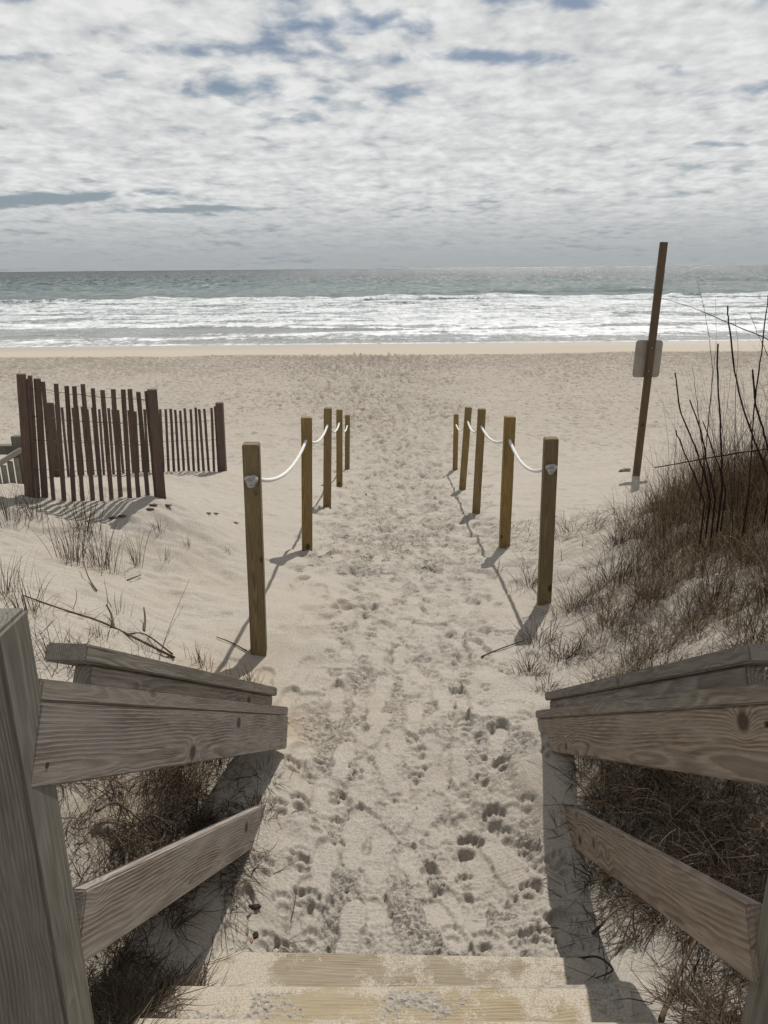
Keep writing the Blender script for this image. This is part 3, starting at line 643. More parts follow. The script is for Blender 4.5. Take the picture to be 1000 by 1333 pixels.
# ------------------------------------------------------------------ rope posts
PL = [(337, 840, 327, 577, 4.03), (400, 718, 399, 543, 6.37), (426, 660, 427, 531, 8.84), (442, 634, 442, 533, 11.37), (452, 614, 452.5, 540, 14.4)]
PR = [(708, 790, 717.5, 570, 4.9), (656.5, 714, 664, 542, 6.48), (620, 665, 627.5, 532, 8.55), (602, 636, 610, 530, 10.94), (592.5, 612, 594, 539, 14.4)]
LABP = {('L', 0): 'nearest left rope post, with knotted rope end and split knots', ('L', 1): 'second left rope post, beside its own long shadow on sand', ('L', 2): 'third left rope post, tallest looking of the middle ones',
        ('L', 3): 'fourth left rope post, slimmer and just behind the third', ('L', 4): 'farthest left rope post, smallest and shortest of the row',
        ('R', 0): 'nearest right rope post, with round rope knot, among grass', ('R', 1): 'second right rope post, standing by a small sand mound', ('R', 2): 'third right rope post, leaning slightly to the right',
        ('R', 3): 'fourth right rope post, leaning most of its row', ('R', 4): 'farthest right rope post, smallest and upright'}
def posts(row, side):
    tops = []
    for i, (u, v, ut, vt, Y) in enumerate(row):
        b = at(u, v, Y); tp = at(ut, vt, Y); d = tp - b; g_ = gz(b.x, b.y)
        bot = b - d.normalized() * max(.25, (b.z - g_) + .25)
        w_ = .089; Lh = (tp - bot).length; me = box_mesh(w_, w_, Lh, .005, 2, .0009)
        for vtx in me.vertices: vtx.co.x -= w_ / 2
        z = (tp - bot).normalized(); yaw = random.uniform(-.10, .10) + (.05 if side == 'L' else -.03)
        x = Vector((math.cos(yaw), math.sin(yaw), 0)); x = (x - z * x.dot(z)).normalized(); y = z.cross(x)
        m = Matrix((x, y, z)).transposed().to_4x4(); m.translation = bot
        o = link('rope_post', me, M_post, None, m)
        tag(o, LABP[(side, i)], 'post', 'wooden rope posts along the path')
        tops.append((tp - z * .19, x, y, z))
    return tops
def knot_mesh(r, seed):
    rk = random.Random(seed); bm = bmesh.new()
    def add(pts, rad):
        me_ = tube_mesh(pts, rad, 8); b2 = bmesh.new(); b2.from_mesh(me_); b2.verts.ensure_lookup_table()
        vm = [bm.verts.new(v.co) for v in b2.verts]
        for f in b2.faces: bm.faces.new([vm[v.index] for v in f.verts])
        b2.free(); bpy.data.meshes.remove(me_)
    # three interlocked turns of rope
    P = []
    for k in range(61):
        th = 2 * math.pi * k / 60
        P.append(Vector(((math.sin(th) + 2 * math.sin(2 * th)) * r * .30, -math.sin(3 * th) * r * .30 - .022, (math.cos(th) - 2 * math.cos(2 * th)) * r * .30)))
    add(P, r * .40)
    add([Vector((0, .02, 0)), Vector((0, -.015, 0)), Vector((r * .1, -.035, -r * .1)), Vector((r * .2, -.04, -r * .4)), Vector((r * .12, -.034, -r * .8))], [r * .28] * 3 + [r * .26, r * .22])
    me = bpy.data.meshes.new('knot'); bm.to_mesh(me); bm.free(); return me
def rope(tops, label, side):
    pts = []
    n = len(tops)
    for i in range(n - 1):
        a, b = tops[i][0], tops[i + 1][0]; sag = [.13, .10, .12, .14][i]
        for k in range(14):
            s = k / 14; p = a.lerp(b, s); p.z -= 4 * sag * s * (1 - s); pts.append(p)
    pts.append(tops[-1][0]); a = tops[0][0]
    pts = [a - (tops[1][0] - a).normalized() * .04] + pts
    root = empty('rope', a); tag(root, label, 'rope', 'white ropes threaded through the posts')
    link('strand', tube_mesh(pts, .0125, 10), M_rope, root, Matrix.Identity(4), True)
    fx, fy = tops[0][1], tops[0][2]
    m = Matrix((fx, fy, tops[0][3])).transposed().to_4x4(); m.translation = a - fy * .047
    link('knot', knot_mesh(.031, 3 if side == 'L' else 5), M_knot, root, m, True)
tL = posts(PL, 'L'); tR = posts(PR, 'R')
rope(tL, 'white rope sagging between the left row of posts', 'L'); rope(tR, 'white rope sagging between the right row of posts', 'R')

# ------------------------------------------------------------------ sand fences
def slat_fence(name_label, p0, p1, t0, t1, n, spacing_jit, posts_, wires, width, sag=0.0, extra=()):
    """p: ends at the ground, t: ends at the top"""
    root = empty('sand_fence', p0); tag(root, name_label, 'fence', 'slatted sand fences left of the path')
    d = (p1 - p0); fr = []
    shared = [box_mesh(width * random.uniform(.9, 1.1), .010, 1.0, .0015, 1, .0015) for _ in range(5)]
    for me in shared:
        for v in me.vertices: v.co.x -= width / 2
    def piece(nm, s, lean, wd, th, extra_h=0.0, off=0.0, me=None, mat=M_slat, base_up=0.0):
        b = p0.lerp(p1, s); tp = t0.lerp(t1, s); b = b.copy(); gx = b.x; b.z = gz(b.x, b.y + off) - .12 + base_up; b.y += off
        topz = tp.z - sag * 4 * s * (1 - s) + extra_h; tx = tp.x + lean
        z = Vector((tx - gx, (tp.y - p0.lerp(p1, s).y), topz - b.z)); Lh = z.length; z.normalize()
        x = Vector((d.x, d.y, 0)).normalized(); x = (x - z * x.dot(z)).normalized(); y = z.cross(x)
        if me is None:
            me = box_mesh(wd, th, 1.0, .003, 1, .001)
            for v in me.vertices: v.co.x -= wd / 2
        m = Matrix((x, y, z)).transposed().to_4x4(); m.translation = b
        o = link(nm, me, mat, root, m @ Matrix.Diagonal((1, 1, Lh, 1)))
        return o
    for k in range(n):
        s = (k + .5) / n + random.uniform(-spacing_jit, spacing_jit)
        piece('slat', s, random.gauss(0, .009), width, .01, random.uniform(-.018, .018), random.uniform(-.008, .008), random.choice(shared))
    for s, wd, th, eh, off in posts_:
        piece('fence_post', s, 0, wd, th, eh, off)
    for s, lean, eh, wd, bu in extra: piece('slat', s, lean, wd, .01, eh, .02, base_up=bu)
    for w_ in wires:
        pts = []
        for k in range(n * 2 + 1):
            s = k / (n * 2); b = p0.lerp(p1, s); tp = t0.lerp(t1, s); tp.z -= sag * 4 * s * (1 - s)
            p = b.lerp(tp, w_); p.y += .008 * (1 if k % 2 else -1); p.z += random.uniform(-.006, .006); pts.append(p)
        link('wire', tube_mesh(pts, .0024, 4), M_wire, root, Matrix.Identity(4))
    return root
f1 = slat_fence('nearer sand fence of dark red brown slats between two thick posts', at(36, 643, 5.8), at(209, 641, 6.1), at(28, 490, 5.8), at(198, 510, 6.1), 14, .0025,
     ((.0, .062, .05, .02, .0), (.055, .03, .03, .015, .02), (.10, .05, .03, .0, .03), (1.0, .075, .07, .02, 0)), (.22, .48, .68, .92), .034, .02)
f2 = slat_fence('farther sand fence with thin slats, seen through the nearer one', at(72, 617, 10.4), at(288, 613, 10.4), at(64, 527, 10.4), at(284, 530, 10.4), 33, .0015,
     ((1.01, .095, .09, .06, 0), (.0, .12, .05, .03, 0), (.62, .09, .05, .05, 0)), (.2, .5, .8), .034, .055)

# neighbour's steps railing at the far left
def neighbour():
    b0 = at(-70, 628, 6.8); root = empty('neighbour_railing', at(25, 625, 7.2)); tag(root, 'grey railing of another stair seen behind the near fence, left edge', 'railing')
    p = at(-60, 645, 6.8); q = at(30, 588, 7.2)
    me = box_mesh((q - p).length, .09, .05, .004); link('hand_rail', me, M_grey, root, frame(p, q - p, Vector((-.2, 1, 0))))
    for k in range(9):
        s = .2 + k * .095; b = p.lerp(q, s); me = box_mesh(.04, .035, .62, .002)
        link('baluster', me, M_grey, root, Matrix.Translation((b.x, b.y, b.z - .62)))
    me = box_mesh(.14, .09, 1.0, .005); link('railing_post', me, M_newel, root, Matrix.Translation(at(16, 567, 7.3) - Vector((0, 0, 1.0))))
    a = at(-60, 579, 7.4); b = at(18, 579, 7.4); me = box_mesh((b - a).length, .09, .09, .004); link('rail_board', me, M_newel, root, frame(a - Vector((0, 0, .09)), b - a, Vector((0, 1, 0))))
neighbour()

# ------------------------------------------------------------------ beach sign seen from behind
def sign():
    b = at(828.5, 617, 11); tp = at(864.5, 315, 11); root = empty('beach_sign', b); tag(root, 'tall leaning wooden post carrying the grey back of a sign', 'sign')
    z = (tp - b).normalized(); bot = b - z * .5; me = box_mesh(.092, .07, (tp - bot).length, .005, 2, .001)
    for v in me.vertices: v.co.x -= .046
    x = Vector((1, .12, 0)); x = (x - z * x.dot(z)).normalized(); y = z.cross(x)
    m = Matrix((x, y, z)).transposed().to_4x4(); m.translation = bot; link('sign_post', me, M_pole, root, m)
    bm = bmesh.new(); w_, h_, r = .40, .52, .045; vs_ = []
    for cx, cy, a0 in ((w_ / 2 - r, h_ / 2 - r, 0), (-w_ / 2 + r, h_ / 2 - r, 90), (-w_ / 2 + r, -h_ / 2 + r, 180), (w_ / 2 - r, -h_ / 2 + r, 270)):
        for k in range(6):
            a = R(a0 + k * 18); vs_.append(bm.verts.new((cx + r * math.cos(a), 0, cy + r * math.sin(a))))
    f = bm.faces.new(vs_); ex = bmesh.ops.extrude_face_region(bm, geom=[f])
    for g_ in ex['geom']:
        if isinstance(g_, bmesh.types.BMVert): g_.co.y += .004
    bmesh.ops.recalc_face_normals(bm, faces=bm.faces)
    me = bpy.data.meshes.new('panel'); bm.to_mesh(me); bm.free()
    m2 = m.copy(); c = at(845, 467.5, 11.0) ; m2.translation = c + y * .040; link('sign_panel', me, M_sign, root, m2)
    for dz in (.16, -.16):
        mb = tube_mesh([(0, -.085, dz), (0, -.072, dz)], .011, 8); link('bolt', mb, M_bolt, root, m2)
sign()

# ------------------------------------------------------------------ vegetation
def blades(name, base, heading, length, lean, curve, width, tint, mat, segs=4, zb=None):
    """arrays per blade: base (n,2) on the ground; lean = tilt from vertical, curve = extra bend by the tip"""
    n = len(length); bz = ground_z(base[:, 0], base[:, 1]) - .01 if zb is None else zb
    s = np.linspace(0, 1, segs + 1); pos = np.zeros((n, segs + 1, 3)); pos[:, 0] = np.c_[base, bz]
    hx, hy = np.cos(heading), np.sin(heading)
    for k in range(1, segs + 1):
        a = lean + curve * (s[k] ** 1.5); st = length / segs
        side = .10 * np.sin(k * 1.7 + heading * 5) * st
        pos[:, k, 0] = pos[:, k - 1, 0] + np.sin(a) * hx * st - hy * side; pos[:, k, 1] = pos[:, k - 1, 1] + np.sin(a) * hy * st + hx * side
        pos[:, k, 2] = pos[:, k - 1, 2] + np.cos(a) * st
    wa = np.random.default_rng(n).uniform(0, math.pi, n); wx, wy = np.cos(wa), np.sin(wa)
    taper = np.array([.8, 1.0, .85, .55, .08]) if segs == 4 else np.linspace(1, .1, segs + 1)
    hw = (width[:, None] * taper[None, :] / 2)[..., None]; wv = np.stack([wx, wy, np.zeros(n)], -1)[:, None, :]
    V = np.stack([pos - wv * hw, pos + wv * hw], 2).reshape(-1, 3)
    k_ = segs + 1; b0 = (np.arange(n) * k_ * 2)[:, None] + (np.arange(segs) * 2)[None, :]
    q = np.stack([b0, b0 + 1, b0 + 3, b0 + 2], -1).reshape(-1, 4)
    me = bpy.data.meshes.new(name); me.vertices.add(len(V)); me.vertices.foreach_set('co', V.astype(np.float32).ravel())
    me.loops.add(q.size); me.loops.foreach_set('vertex_index', q.ravel().astype(np.int32))
    me.polygons.add(len(q)); me.polygons.foreach_set('loop_start', np.arange(0, q.size, 4, dtype=np.int32)); me.polygons.foreach_set('loop_total', np.full(len(q), 4, np.int32))
    a_ = me.attributes.new('tint', 'FLOAT', 'POINT'); a_.data.foreach_set('value', np.repeat(tint, k_ * 2).astype(np.float32))
    me.update(calc_edges=True); return link(name, me, mat)

def scatter(n, fn, x0, x1, y0, y1, seed):
    r = np.random.default_rng(seed); out = np.zeros((0, 2))
    while len(out) < n:
        p = np.c_[r.uniform(x0, x1, n * 3), r.uniform(y0, y1, n * 3)]; out = np.r_[out, p[r.random(len(p)) < fn(p[:, 0], p[:, 1])]]
    return out[:n]
def dense(x, y):
    """how thick the growth is on the right dune"""
    edge = np.interp(y, [2.0, 2.8, 3.4, 4.2, 5.0, 6.0, 7.0], [.98, .84, .88, 1.12, 1.55, 2.0, 2.7])
    f = sst(x - edge + .12 * sample(T_gate, 10, x * 1.5, y * 1.5), -.05, .55)
    clump = np.clip(.60 + .58 * sample(T_gate, 10, x * 2.6 + 4, y * 2.6), .04, 1)
    return f * clump * sst(y, 8.2, 6.6)
r_ = np.random.default_rng(9)
def tufted(n, fn, x0, x1, y0, y1, seed, per=22, rad=.05):
    r = np.random.default_rng(seed); c = scatter(max(1, n // per), fn, x0, x1, y0, y1, seed)
    i = r.integers(0, len(c), n); hd = r.uniform(0, 2 * math.pi, n); rr_ = np.abs(r.normal(0, rad, n))
    return c[i] + np.c_[np.cos(hd), np.sin(hd)] * rr_[:, None], hd + r.normal(0, .5, n), i
n = 78000
b, hd, ci = tufted(n, lambda x, y: dense(x, y) * np.interp(y, [2.2, 3.0, 4.2], [.75, 1.0, 1.0]), .8, 6.5, 2.0, 8.2, 31, 34, .05)
ctint = np.random.default_rng(77).normal(.45, .22, ci.max() + 1); chh = np.random.default_rng(78).uniform(.45, 1.25, ci.max() + 1)
ht = np.interp(b[:, 0], [1.0, 1.7, 2.6, 4], [.22, .44, .62, .68]) * np.interp(b[:, 1], [2.2, 3.4, 4.8], [.55, .80, 1.0]) * chh[ci]
o = blades('dune_grass', b, hd, ht * r_.uniform(.35, 1.15, n), np.abs(r_.normal(.32, .34, n)), r_.normal(.85, .8, n), r_.uniform(.0018, .0046, n), np.clip(ctint[ci] + r_.normal(0, .22, n), 0, 1), M_grass, 5)
tag(o, 'dense tangle of dry brown grass covering the right dune', None, None, 'stuff')
# grass rooted on the banks close outside both railings, its shade falling under the boards
def bank(x, y):
    rr3 = np.exp(-((x - 1.04) / .13) ** 2) * sst(y, .9, 1.1) * sst(y, 3.05, 2.7)
    l3 = .7 * np.exp(-((x + .80) / .10) ** 2) * sst(y, 2.05, 2.35) * sst(y, 3.0, 2.8) + .35 * np.exp(-((x + .98) / .1) ** 2) * sst(y, 1.2, 1.5) * sst(y, 2.2, 2.0)
    return np.clip(rr3 + l3, 0, 1) * np.clip(.7 + .5 * sample(T_gate, 10, x * 3, y * 3 + 2), 0, 1)
n = 12000
b, hd, ci = tufted(n, bank, -1.3, 1.6, 1.0, 3.2, 51, 40, .04)
o = blades('bank_grass', b, hd, r_.uniform(.06, .24, n), np.abs(r_.normal(.45, .4, n)), r_.normal(1.0, .8, n), r_.uniform(.0015, .0045, n), np.clip(r_.normal(.30, .32, n), 0, 1), M_litter, 5)
tag(o, 'matted brown grass on the banks close behind both stair railings', None, None, 'stuff')
n = 5000    # long arching blades over the tangle
b, hd, ci = tufted(n, lambda x, y: dense(x, y) * np.interp(y, [2.4, 3.6, 4.6], [.2, .7, 1.0]), 1.0, 6.5, 2.2, 8.2, 41, 14, .06)
o = blades('arching_grass', b, hd, np.interp(b[:, 0], [1.0, 1.7, 2.6, 4], [.24, .42, .68, .75]) * r_.uniform(.6, 1.25, n), np.abs(r_.normal(.2, .25, n)), r_.uniform(.5, 2.3, n), r_.uniform(.0016, .0034, n), np.clip(r_.normal(.72, .25, n), 0, 1), M_grass, 6)
tag(o, 'long arching straw blades over the right dune', None, None, 'stuff')
n = 900     # fine tall stems standing out of the mound
b = scatter(n, lambda x, y: dense(x, y) * sst(x, 1.6, 2.1), 1.6, 3.3, 3.4, 5.6, 43)
o = blades('tall_stems', b, r_.uniform(0, 6.28, n), np.interp(b[:, 0], [1.7, 2.2, 3.2], [.5, .95, 1.1]) * r_.uniform(.6, 1.2, n), np.abs(r_.normal(.06, .12, n)), np.abs(r_.normal(.25, .5, n)), r_.uniform(.0032, .0055, n), np.clip(r_.normal(.15, .25, n), 0, 1), M_grass, 7)
tag(o, 'spray of fine tall stems standing out of the right dune grass', None, None, 'stuff')
n = 60000   # flattened litter between the tufts
b = scatter(n, lambda x, y: np.clip(dense(x, y) * 1.2 + .10 * (x > 1.05), 0, 1), .85, 6, 1.3, 7.6, 33)
o = blades('grass_litter', b, r_.uniform(0, 6.28, n), r_.uniform(.06, .28, n), r_.uniform(1.15, 1.75, n), r_.normal(0, .35, n), r_.uniform(.002, .0045, n), np.clip(r_.normal(.34, .28, n), 0, 1), M_litter)
ground_offset = .012; o.location.z = ground_offset
tag(o, 'flattened dry stems and roots lying over the right dune sand', None, None, 'stuff')
# litter round and under both railings, thickened to darken the ground like shade
def under(x, y):
    l = 1.3 * np.exp(-((x + .74) / .17) ** 2) * sst(y, 1.1, 1.4) * sst(y, 2.75, 2.4) + .5 * sst(-x, .65, .9) * sst(-x, 1.7, 1.1) * sst(y, 2.9, 2.2)
    rr2 = 1.3 * np.exp(-((x - .94) / .17) ** 2) * sst(y, 3.0, 2.5) + .8 * sst(x, .8, 1.0) * sst(x, 1.8, 1.2) * sst(y, 3.0, 2.5)
    return np.clip((l + rr2) * np.clip(.35 + .9 * sample(T_gate, 10, x * 4, y * 4), 0, 1), 0, 1)
n = 30000
b = scatter(n, under, -1.8, 1.9, 1.0, 3.1, 35)
o = blades('dead_stems', b, r_.uniform(0, 6.28, n), r_.uniform(.03, .17, n), r_.uniform(1.15, 1.7, n), r_.normal(.0, .3, n), r_.uniform(.0014, .0048, n), np.clip(r_.normal(.25, .28, n), 0, 1), M_litter)
o.location.z = .01; tag(o, 'dead stems and roots caught under the stair railings', None, None, 'stuff')
# faint litter on the left bank above the railing
def leftl(x, y): return np.clip(sst(-x, .95, 1.3) * sst(-x, 3.0, 1.6) * sst(y, 4.0, 3.3) * sst(y, 2.0, 2.4) * np.clip(.1 + .5 * sample(T_gate, 10, x * 3, y * 3), 0, 1), 0, 1)
n = 1500; b = scatter(n, leftl, -3, -.8, 1.9, 4.1, 36)
o = blades('dead_stems', b, r_.uniform(0, 6.28, n), r_.uniform(.03, .16, n), r_.uniform(.5, 1.7, n), r_.normal(.2, .5, n), r_.uniform(.0018, .004, n), np.clip(r_.normal(.25, .25, n), 0, 1), M_litter)
o.location.z = .006; tag(o, 'scattered dead stems on the sand bank behind the left railing', None, None, 'stuff')

def ground_hit(u, v):
    r = ray(u, v); Y = 1.2
    while Y < 60:
        p = r * (Y / r.y)
        if p.z + CAMZ < gz(p.x, p.y): return p.x, p.y
        Y *= 1.012
    return p.x, p.y
def tuft(u, v, count, h, spread, label, group=None, lean=.22, curve=.4, wid=.003, mat=None, tint=.35):
    x, y = ground_hit(u, v); r = np.random.default_rng(int(u * 7 + v)); hd = r.uniform(0, 6.28, count)
    base = np.c_[x + np.cos(hd) * np.abs(r.normal(0, spread, count)), y + np.sin(hd) * np.abs(r.normal(0, spread, count))]
    zb = ground_z(base[:, 0], base[:, 1]) - .01
    g0 = gz(x, y)
    o = blades('grass_tuft', base, hd + r.normal(0, .6, count), h * r.uniform(.35, 1.1, count), np.abs(r.normal(lean, lean * .8, count)), np.abs(r.normal(curve, .35, count)), r.uniform(.6, 1.3, count) * wid, np.clip(r.normal(tint, .22, count), 0, 1), mat or M_grass)
    o.data.transform(Matrix.Translation((-x, -y, -g0))); o.location = (x, y, g0)
    tag(o, label, 'grass tuft', group or 'grass tufts on the sand'); return o
TG = 'grass tufts on the left sand'
for u, v, c, h, s, lab in (
    (95, 735, 75, .40, .07, 'broad grass tuft left of centre in the left clump below the fence'), (135, 742, 70, .42, .08, 'densest tall tuft of the left clump below the fence'),
    (112, 700, 60, .40, .07, 'upper tuft of the left clump, just under the fence slats'), (178, 738, 26, .42, .03, 'thin tall tuft at the right of the left clump'),
    (15, 680, 70, .36, .10, 'grass tuft at the left edge beside the fence post'), (45, 676, 40, .30, .06, 'small dark tuft under the left fence post'),
    (8, 775, 46, .34, .06, 'tuft above the left newel post at the photo edge'), (40, 800, 40, .26, .07, 'low tuft right behind the newel post top'),
    (130, 830, 16, .16, .05, 'sparse tuft beside the long fallen stick'), (245, 718, 9, .13, .02, 'tiny sprig alone on the sand right of the clump'),
    (215, 737, 10, .14, .03, 'two pale sprigs between clump and nearest left post'), (208, 700, 12, .16, .03, 'faint sprigs above and right of the left clump'),
    (75, 860, 40, .20, .06, 'dark tuft leaning over the left hand rail start'), (265, 868, 34, .14, .05, 'low tuft behind the middle of the left hand rail'),
    (325, 888, 30, .11, .04, 'low tuft by the far end of the left hand rail'), (190, 850, 14, .16, .04, 'sprigs rising behind the left hand rail'),
    (298, 725, 4, .12, .01, 'single thin sprig by the nearest left post'), (155, 800, 10, .2, .03, 'thin upright sprigs on bare left sand')):
    tuft(u, v, c, h, s, lab, TG, .16, .22, .0034, None, .28)
TG = 'grass tufts round the right posts'
for u, v, c, h, s, lab in (
    (690, 765, 80, .30, .06, 'windblown tuft at the left foot of the nearest right post'), (745, 695, 70, .26, .12, 'row of short grass right of the nearest right post'),
    (775, 690, 40, .24, .08, 'short grass behind the right dune edge'), (700, 840, 120, .22, .08, 'thick tuft below the nearest right post'),
    (745, 800, 120, .28, .07, 'bushy tuft right of the nearest post foot'), (690, 880, 90, .16, .06, 'low tuft spilling on the sand above the right hand rail'),
    (735, 860, 110, .20, .07, 'dense tuft behind the tip of the right hand rail'), (790, 820, 130, .28, .08, 'dark tuft in the middle of the right bank'),
    (715, 900, 60, .12, .05, 'small tuft touching the tip of the right rail cap'), (650, 745, 14, .18, .03, 'few long curved blades reaching over the path'),
    (820, 690, 70, .42, .05, 'tall tuft on the left shoulder of the right dune'), (800, 760, 120, .32, .08, 'tuft on the slope below the tall dune grass')):
    tuft(u, v, c, h, s, lab, TG, .35, .7, .0034, None, .42)
tuft(345, 1010, 90, .10, .05, 'matted roots at the end of the left rail board', 'grass tufts by the railings', .8, .8, .003, M_litter, .4)
tuft(340, 1060, 90, .12, .05, 'matted stems over the end of the left lower board', 'grass tufts by the railings', .8, .8, .003, M_litter, .4)
tuft(790, 1045, 36, .26, .04, 'green brown tuft growing through the right railing', 'grass tufts by the railings', .35, .6, .004, None, .5)
tuft(870, 1060, 50, .22, .07, 'tuft in the hollow behind the right lower board', 'grass tufts by the railings', .5, .8, .004, None, .5)

# tall dead reeds on the right dune
REEDS = [
    (.0028, 4.1, [(906, 362), (918, 409), (926, 461), (927, 500), (917, 600)], 'thin tall reed bent left, its tip above the surf line'),
    (.0022, 4.2, [(931, 389), (932.5, 448), (927, 500), (916, 615)], 'fine upright reed just right of the bent tall one'),
    (.0070, 3.9, [(934, 447), (935.5, 516), (939, 574), (940, 640)], 'thick dark upright reed with a blunt broken top'),
    (.0060, 3.8, [(947, 399), (950, 428), (959, 496), (977, 559), (1003, 625)], 'thick reed leaning left with a broken tip before the surf'),
    (.0024, 4.3, [(957, 415), (961, 458), (958, 510), (957, 630)], 'fine reed standing behind the thick leaning one'),
    (.0030, 3.7, [(976, 408), (989, 440), (1003, 470), (1020, 520)], 'short reed crossing others near the right edge'),
    (.0045, 3.6, [(1000, 385), (993, 448), (985, 506), (980, 560), (975, 640)], 'dark reed at the right edge leaning right at its top'),
    (.0032, 3.4, [(862, 388), (900, 400), (918, 407), (960, 425), (1005, 446), (1060, 500)], 'long bare stem lying almost level across the surf'),
    (.0065, 4.1, [(879, 485), (885, 530), (899, 567), (912, 600), (925, 650)], 'thick blunt reed farthest left in the dune'),
    (.0034, 4.3, [(901, 476), (907, 516), (911, 555), (922, 640)], 'thin reed second from the left of the dune'),
    (.0065, 4.0, [(897.5, 520), (911, 557), (920, 598), (932, 650)], 'short thick reed between the leftmost reeds'),
    (.0055, 4.0, [(915, 549), (932, 595), (945, 640)], 'shortest thick reed low in the middle of the dune'),
    (.0075, 3.6, [(980, 481), (984, 526), (995, 565), (1006, 610), (1012, 650)], 'thick forked looking reed near the right edge'),
    (.0060, 3.9, [(879, 560), (892, 590), (905, 620), (918, 655)], 'leaning thick stem at the left of the reed stand'),
    (.0045, 3.5, [(852, 609), (900, 600), (960, 590), (1010, 583)], 'dark stem lying level in front of the reeds'),
    (.0022, 4.4, [(952, 470), (948, 520), (935, 590), (925, 640)], 'fine straw reed leaning right between two thick ones'),
    (.0028, 3.4, [(690, 740), (722, 752)], None)]
rq0 = random.Random(12)
for rad, Y, pl, lab in REEDS:
    if lab is None: continue
    P3 = smooth_line([at(u, v, Y - .05 * i) for i, (u, v) in enumerate(pl)], 5)
    if 'level' not in lab:
        e = P3[-1]; P3.append(Vector((e.x, e.y, max(gz(e.x, e.y) - .03, e.z - .22))))
    n_ = len(P3); thick = rad > .004
    rads = [rad * (.75 if thick else .35) + rad * (.25 if thick else .65) * k / (n_ - 1) for k in range(n_)]
    rads = [q * .8 * rq0.uniform(.82, 1.12) for q in rads]; P3 = [p + Vector((rq0.gauss(0, .0016), 0, rq0.gauss(0, .001))) for p in P3]
    me = tube_mesh(P3, rads, 6); a_ = me.attributes.new('tint', 'FLOAT', 'POINT'); a_.data.foreach_set('value', [.2 if thick else .45] * len(me.vertices))
    e = P3[-1]; me.transform(Matrix.Translation(-e)); o = link('tall_reed', me, M_reed, None, Matrix.Translation(e), True); tag(o, lab, 'reed', 'tall dead reeds on the right dune')
rq = random.Random(4)
for k in range(26):       # more fine stalks through the stand
    x = rq.uniform(1.9, 3.6); y = rq.uniform(3.8, 5.6); z0 = gz(x, y); h = rq.uniform(.45, .95) * (1 if x > 2.1 else .6); a = rq.uniform(-.35, .35); bnd = rq.uniform(-.3, .3)
    P3 = smooth_line([Vector((x + math.sin(a + bnd * s) * h * s, y - .1 * s, z0 - .03 + h * s)) for s in (0, .35, .7, 1)], 4)
    me = tube_mesh(P3, [.0030 - .0020 * i / len(P3) for i in range(len(P3))], 5); a_ = me.attributes.new('tint', 'FLOAT', 'POINT'); a_.data.foreach_set('value', [rq.random() * .8] * len(me.vertices))
    me.transform(Matrix.Translation((-x, -y, -z0))); o = link('reed_stalk', me, M_reed, None, Matrix.Translation((x, y, z0)), True)
    tag(o, 'fine dry stalk standing in the right dune grass', 'reed', 'fine stalks in the right dune grass')

# fallen sticks
def stick(pl, rad, label, lift=.01, group='fallen sticks on the sand', mat=None, name='stick'):
    pts = []
    for u, v, *dz in pl:
        x, y = ground_hit(u, v); pts.append(Vector((x, y, gz(x, y) + lift + (dz[0] if dz else 0))))
    P3 = smooth_line(pts, 4); me = tube_mesh(P3, [rad * (1 - .55 * k / len(P3)) for k in range(len(P3))], 6)
    o0 = P3[0].copy(); me.transform(Matrix.Translation(-o0)); o = link(name, me, mat or M_stick, None, Matrix.Translation(o0), True); tag(o, label, 'stick', group); return o
stick([(228, 862), (170, 835), (129, 812), (80, 796), (30, 782)], .007, 'longest fallen stick, running across the left sand behind the rail', .012)
stick([(225, 856), (190, 833), (165, 828)], .005, 'short stick lying along the longest fallen stick')
stick([(166, 758, 0), (184, 752, .01)], .006, 'pale short twig on the bare left sand')
stick([(127, 776, .0), (116, 758, .02), (110, 745, .08)], .005, 'dark bent twig below the left grass clump')
stick([(188, 827, 0), (190, 815, .03), (189, 806, .07)], .008, 'stubby broken stalk standing near the left rail', 0)
stick([(148, 818, 0), (146, 808, .03), (140, 800, .06)], .008, 'split dark stub left of the broken stalk', 0)
stick([(206, 866), (216, 840, .03), (232, 812, .09), (250, 788, .16)], .0022, 'thin branching twig rising behind the left hand rail', 0)
stick([(322, 855), (300, 838), (282, 832)], .005, 'curled dark stick by the shadow of the nearest left post')
stick([(627, 857), (650, 850), (682, 838)], .005, 'pale stick pointing to the right bank grass')
stick([(752, 1252), (775, 1262, .02), (792, 1270, .025), (795, 1278, .015), (775, 1280, .0)], .004, 'black curled stem lying by the steps on the right', .012, mat=M_dark)
stick([(770, 1220), (800, 1200, .02), (822, 1188, .02)], .004, 'dark straight stem under the right lower board')
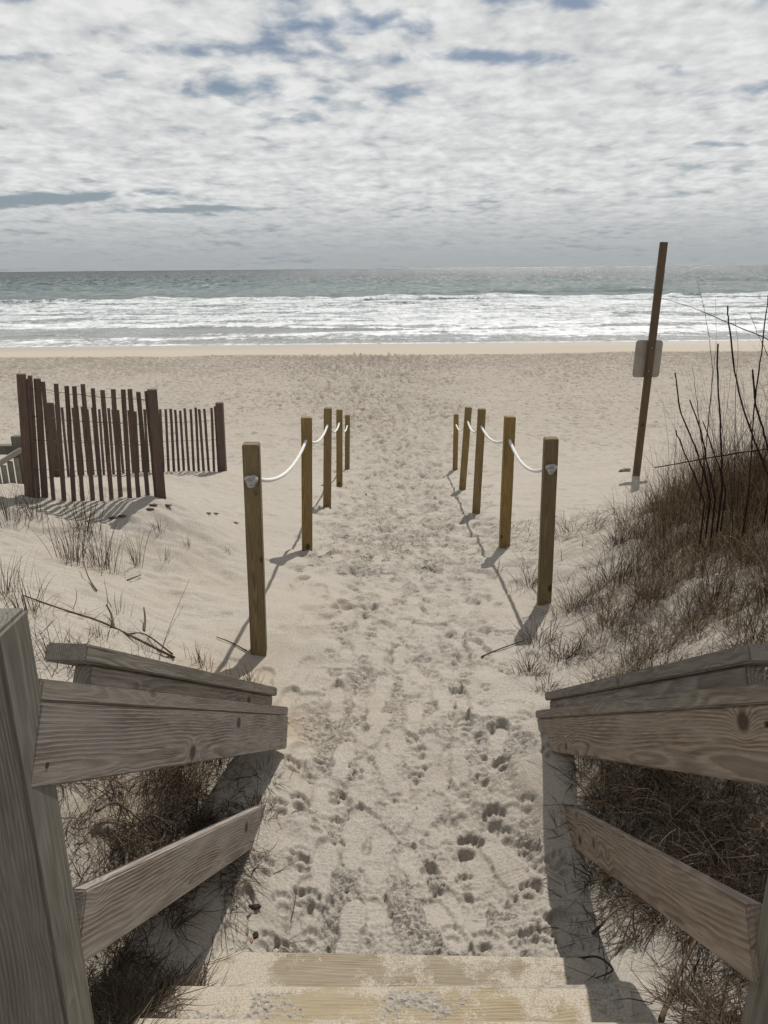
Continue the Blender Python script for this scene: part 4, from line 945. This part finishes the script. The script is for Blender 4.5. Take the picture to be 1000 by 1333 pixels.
stick([(130, 1090, .05), (160, 1075, .05), (215, 1110, .02)], .005, 'pale broken reed seen through the left railing gap')
stick([(860, 1333, 0), (880, 1290, .03), (905, 1245, .06)], .008, 'thick dark root below the right lower board')
stick([(160, 1330, 0), (175, 1290, .02), (200, 1255, .03)], .005, 'pale twig at the bottom left by the steps')

def lump(u, v, size, mat, name, label, cat, group=None, seed=1):
    x, y = ground_hit(u, v); bm = bmesh.new(); bmesh.ops.create_icosphere(bm, subdivisions=3, radius=1); r = random.Random(seed)
    from mathutils import noise
    for w_ in bm.verts:
        k = 1 + .55 * noise.noise(w_.co * 1.7 + Vector((seed * 9, 0, 0))); w_.co = Vector((w_.co.x * size[0] * k, w_.co.y * size[1] * k, w_.co.z * size[2] * k))
    me = bpy.data.meshes.new(name); bm.to_mesh(me); bm.free(); o = link(name, me, mat, None, Matrix.Translation((x, y, gz(x, y) + size[2] * .35)), True)
    tag(o, label, cat, group); return o
lump(814, 614, (.10, .06, .045), M_stone, 'sand_clump', 'dark lump of sand at the foot of the sign post', 'clump', seed=2)
lump(333, 1190, (.022, .010, .007), M_dark, 'bark_chip', 'dark chip of bark on the left of the path near the steps', 'debris', seed=3)
lump(333, 1226, (.010, .012, .006), M_dark, 'charred_chip', 'dark scrap beside the orange shell at the first step', 'debris', seed=4)
lump(328, 1232, (.006, .008, .003), M_shell, 'shell', 'small rust orange shell at the left of the first step', 'shell', seed=5)
SCRAPS = ['leftmost wrack scrap, on the sand just below the nearer fence', 'wrack scrap second from the left below the nearer fence', 'uppermost wrack scrap, at the foot of the right fence post',
          'wrack scrap just right of the fence foot, lower of that pair', 'wrack scrap left of the pair in the middle of the sand', 'right scrap of the middle pair on the open left sand',
          'lone wrack scrap closest to the nearest left rope post', 'wrack scrap directly below the right end of the nearer fence']
for i, (u, v) in enumerate(((148, 676), (160, 678), (199, 658), (218, 662), (270, 669), (280, 671), (305, 681), (196, 667))):
    lump(u, v, (.035, .022, .007), M_stick, 'seaweed_scrap', SCRAPS[i], 'seaweed', 'dark wrack scraps on the left sand', seed=10 + i)
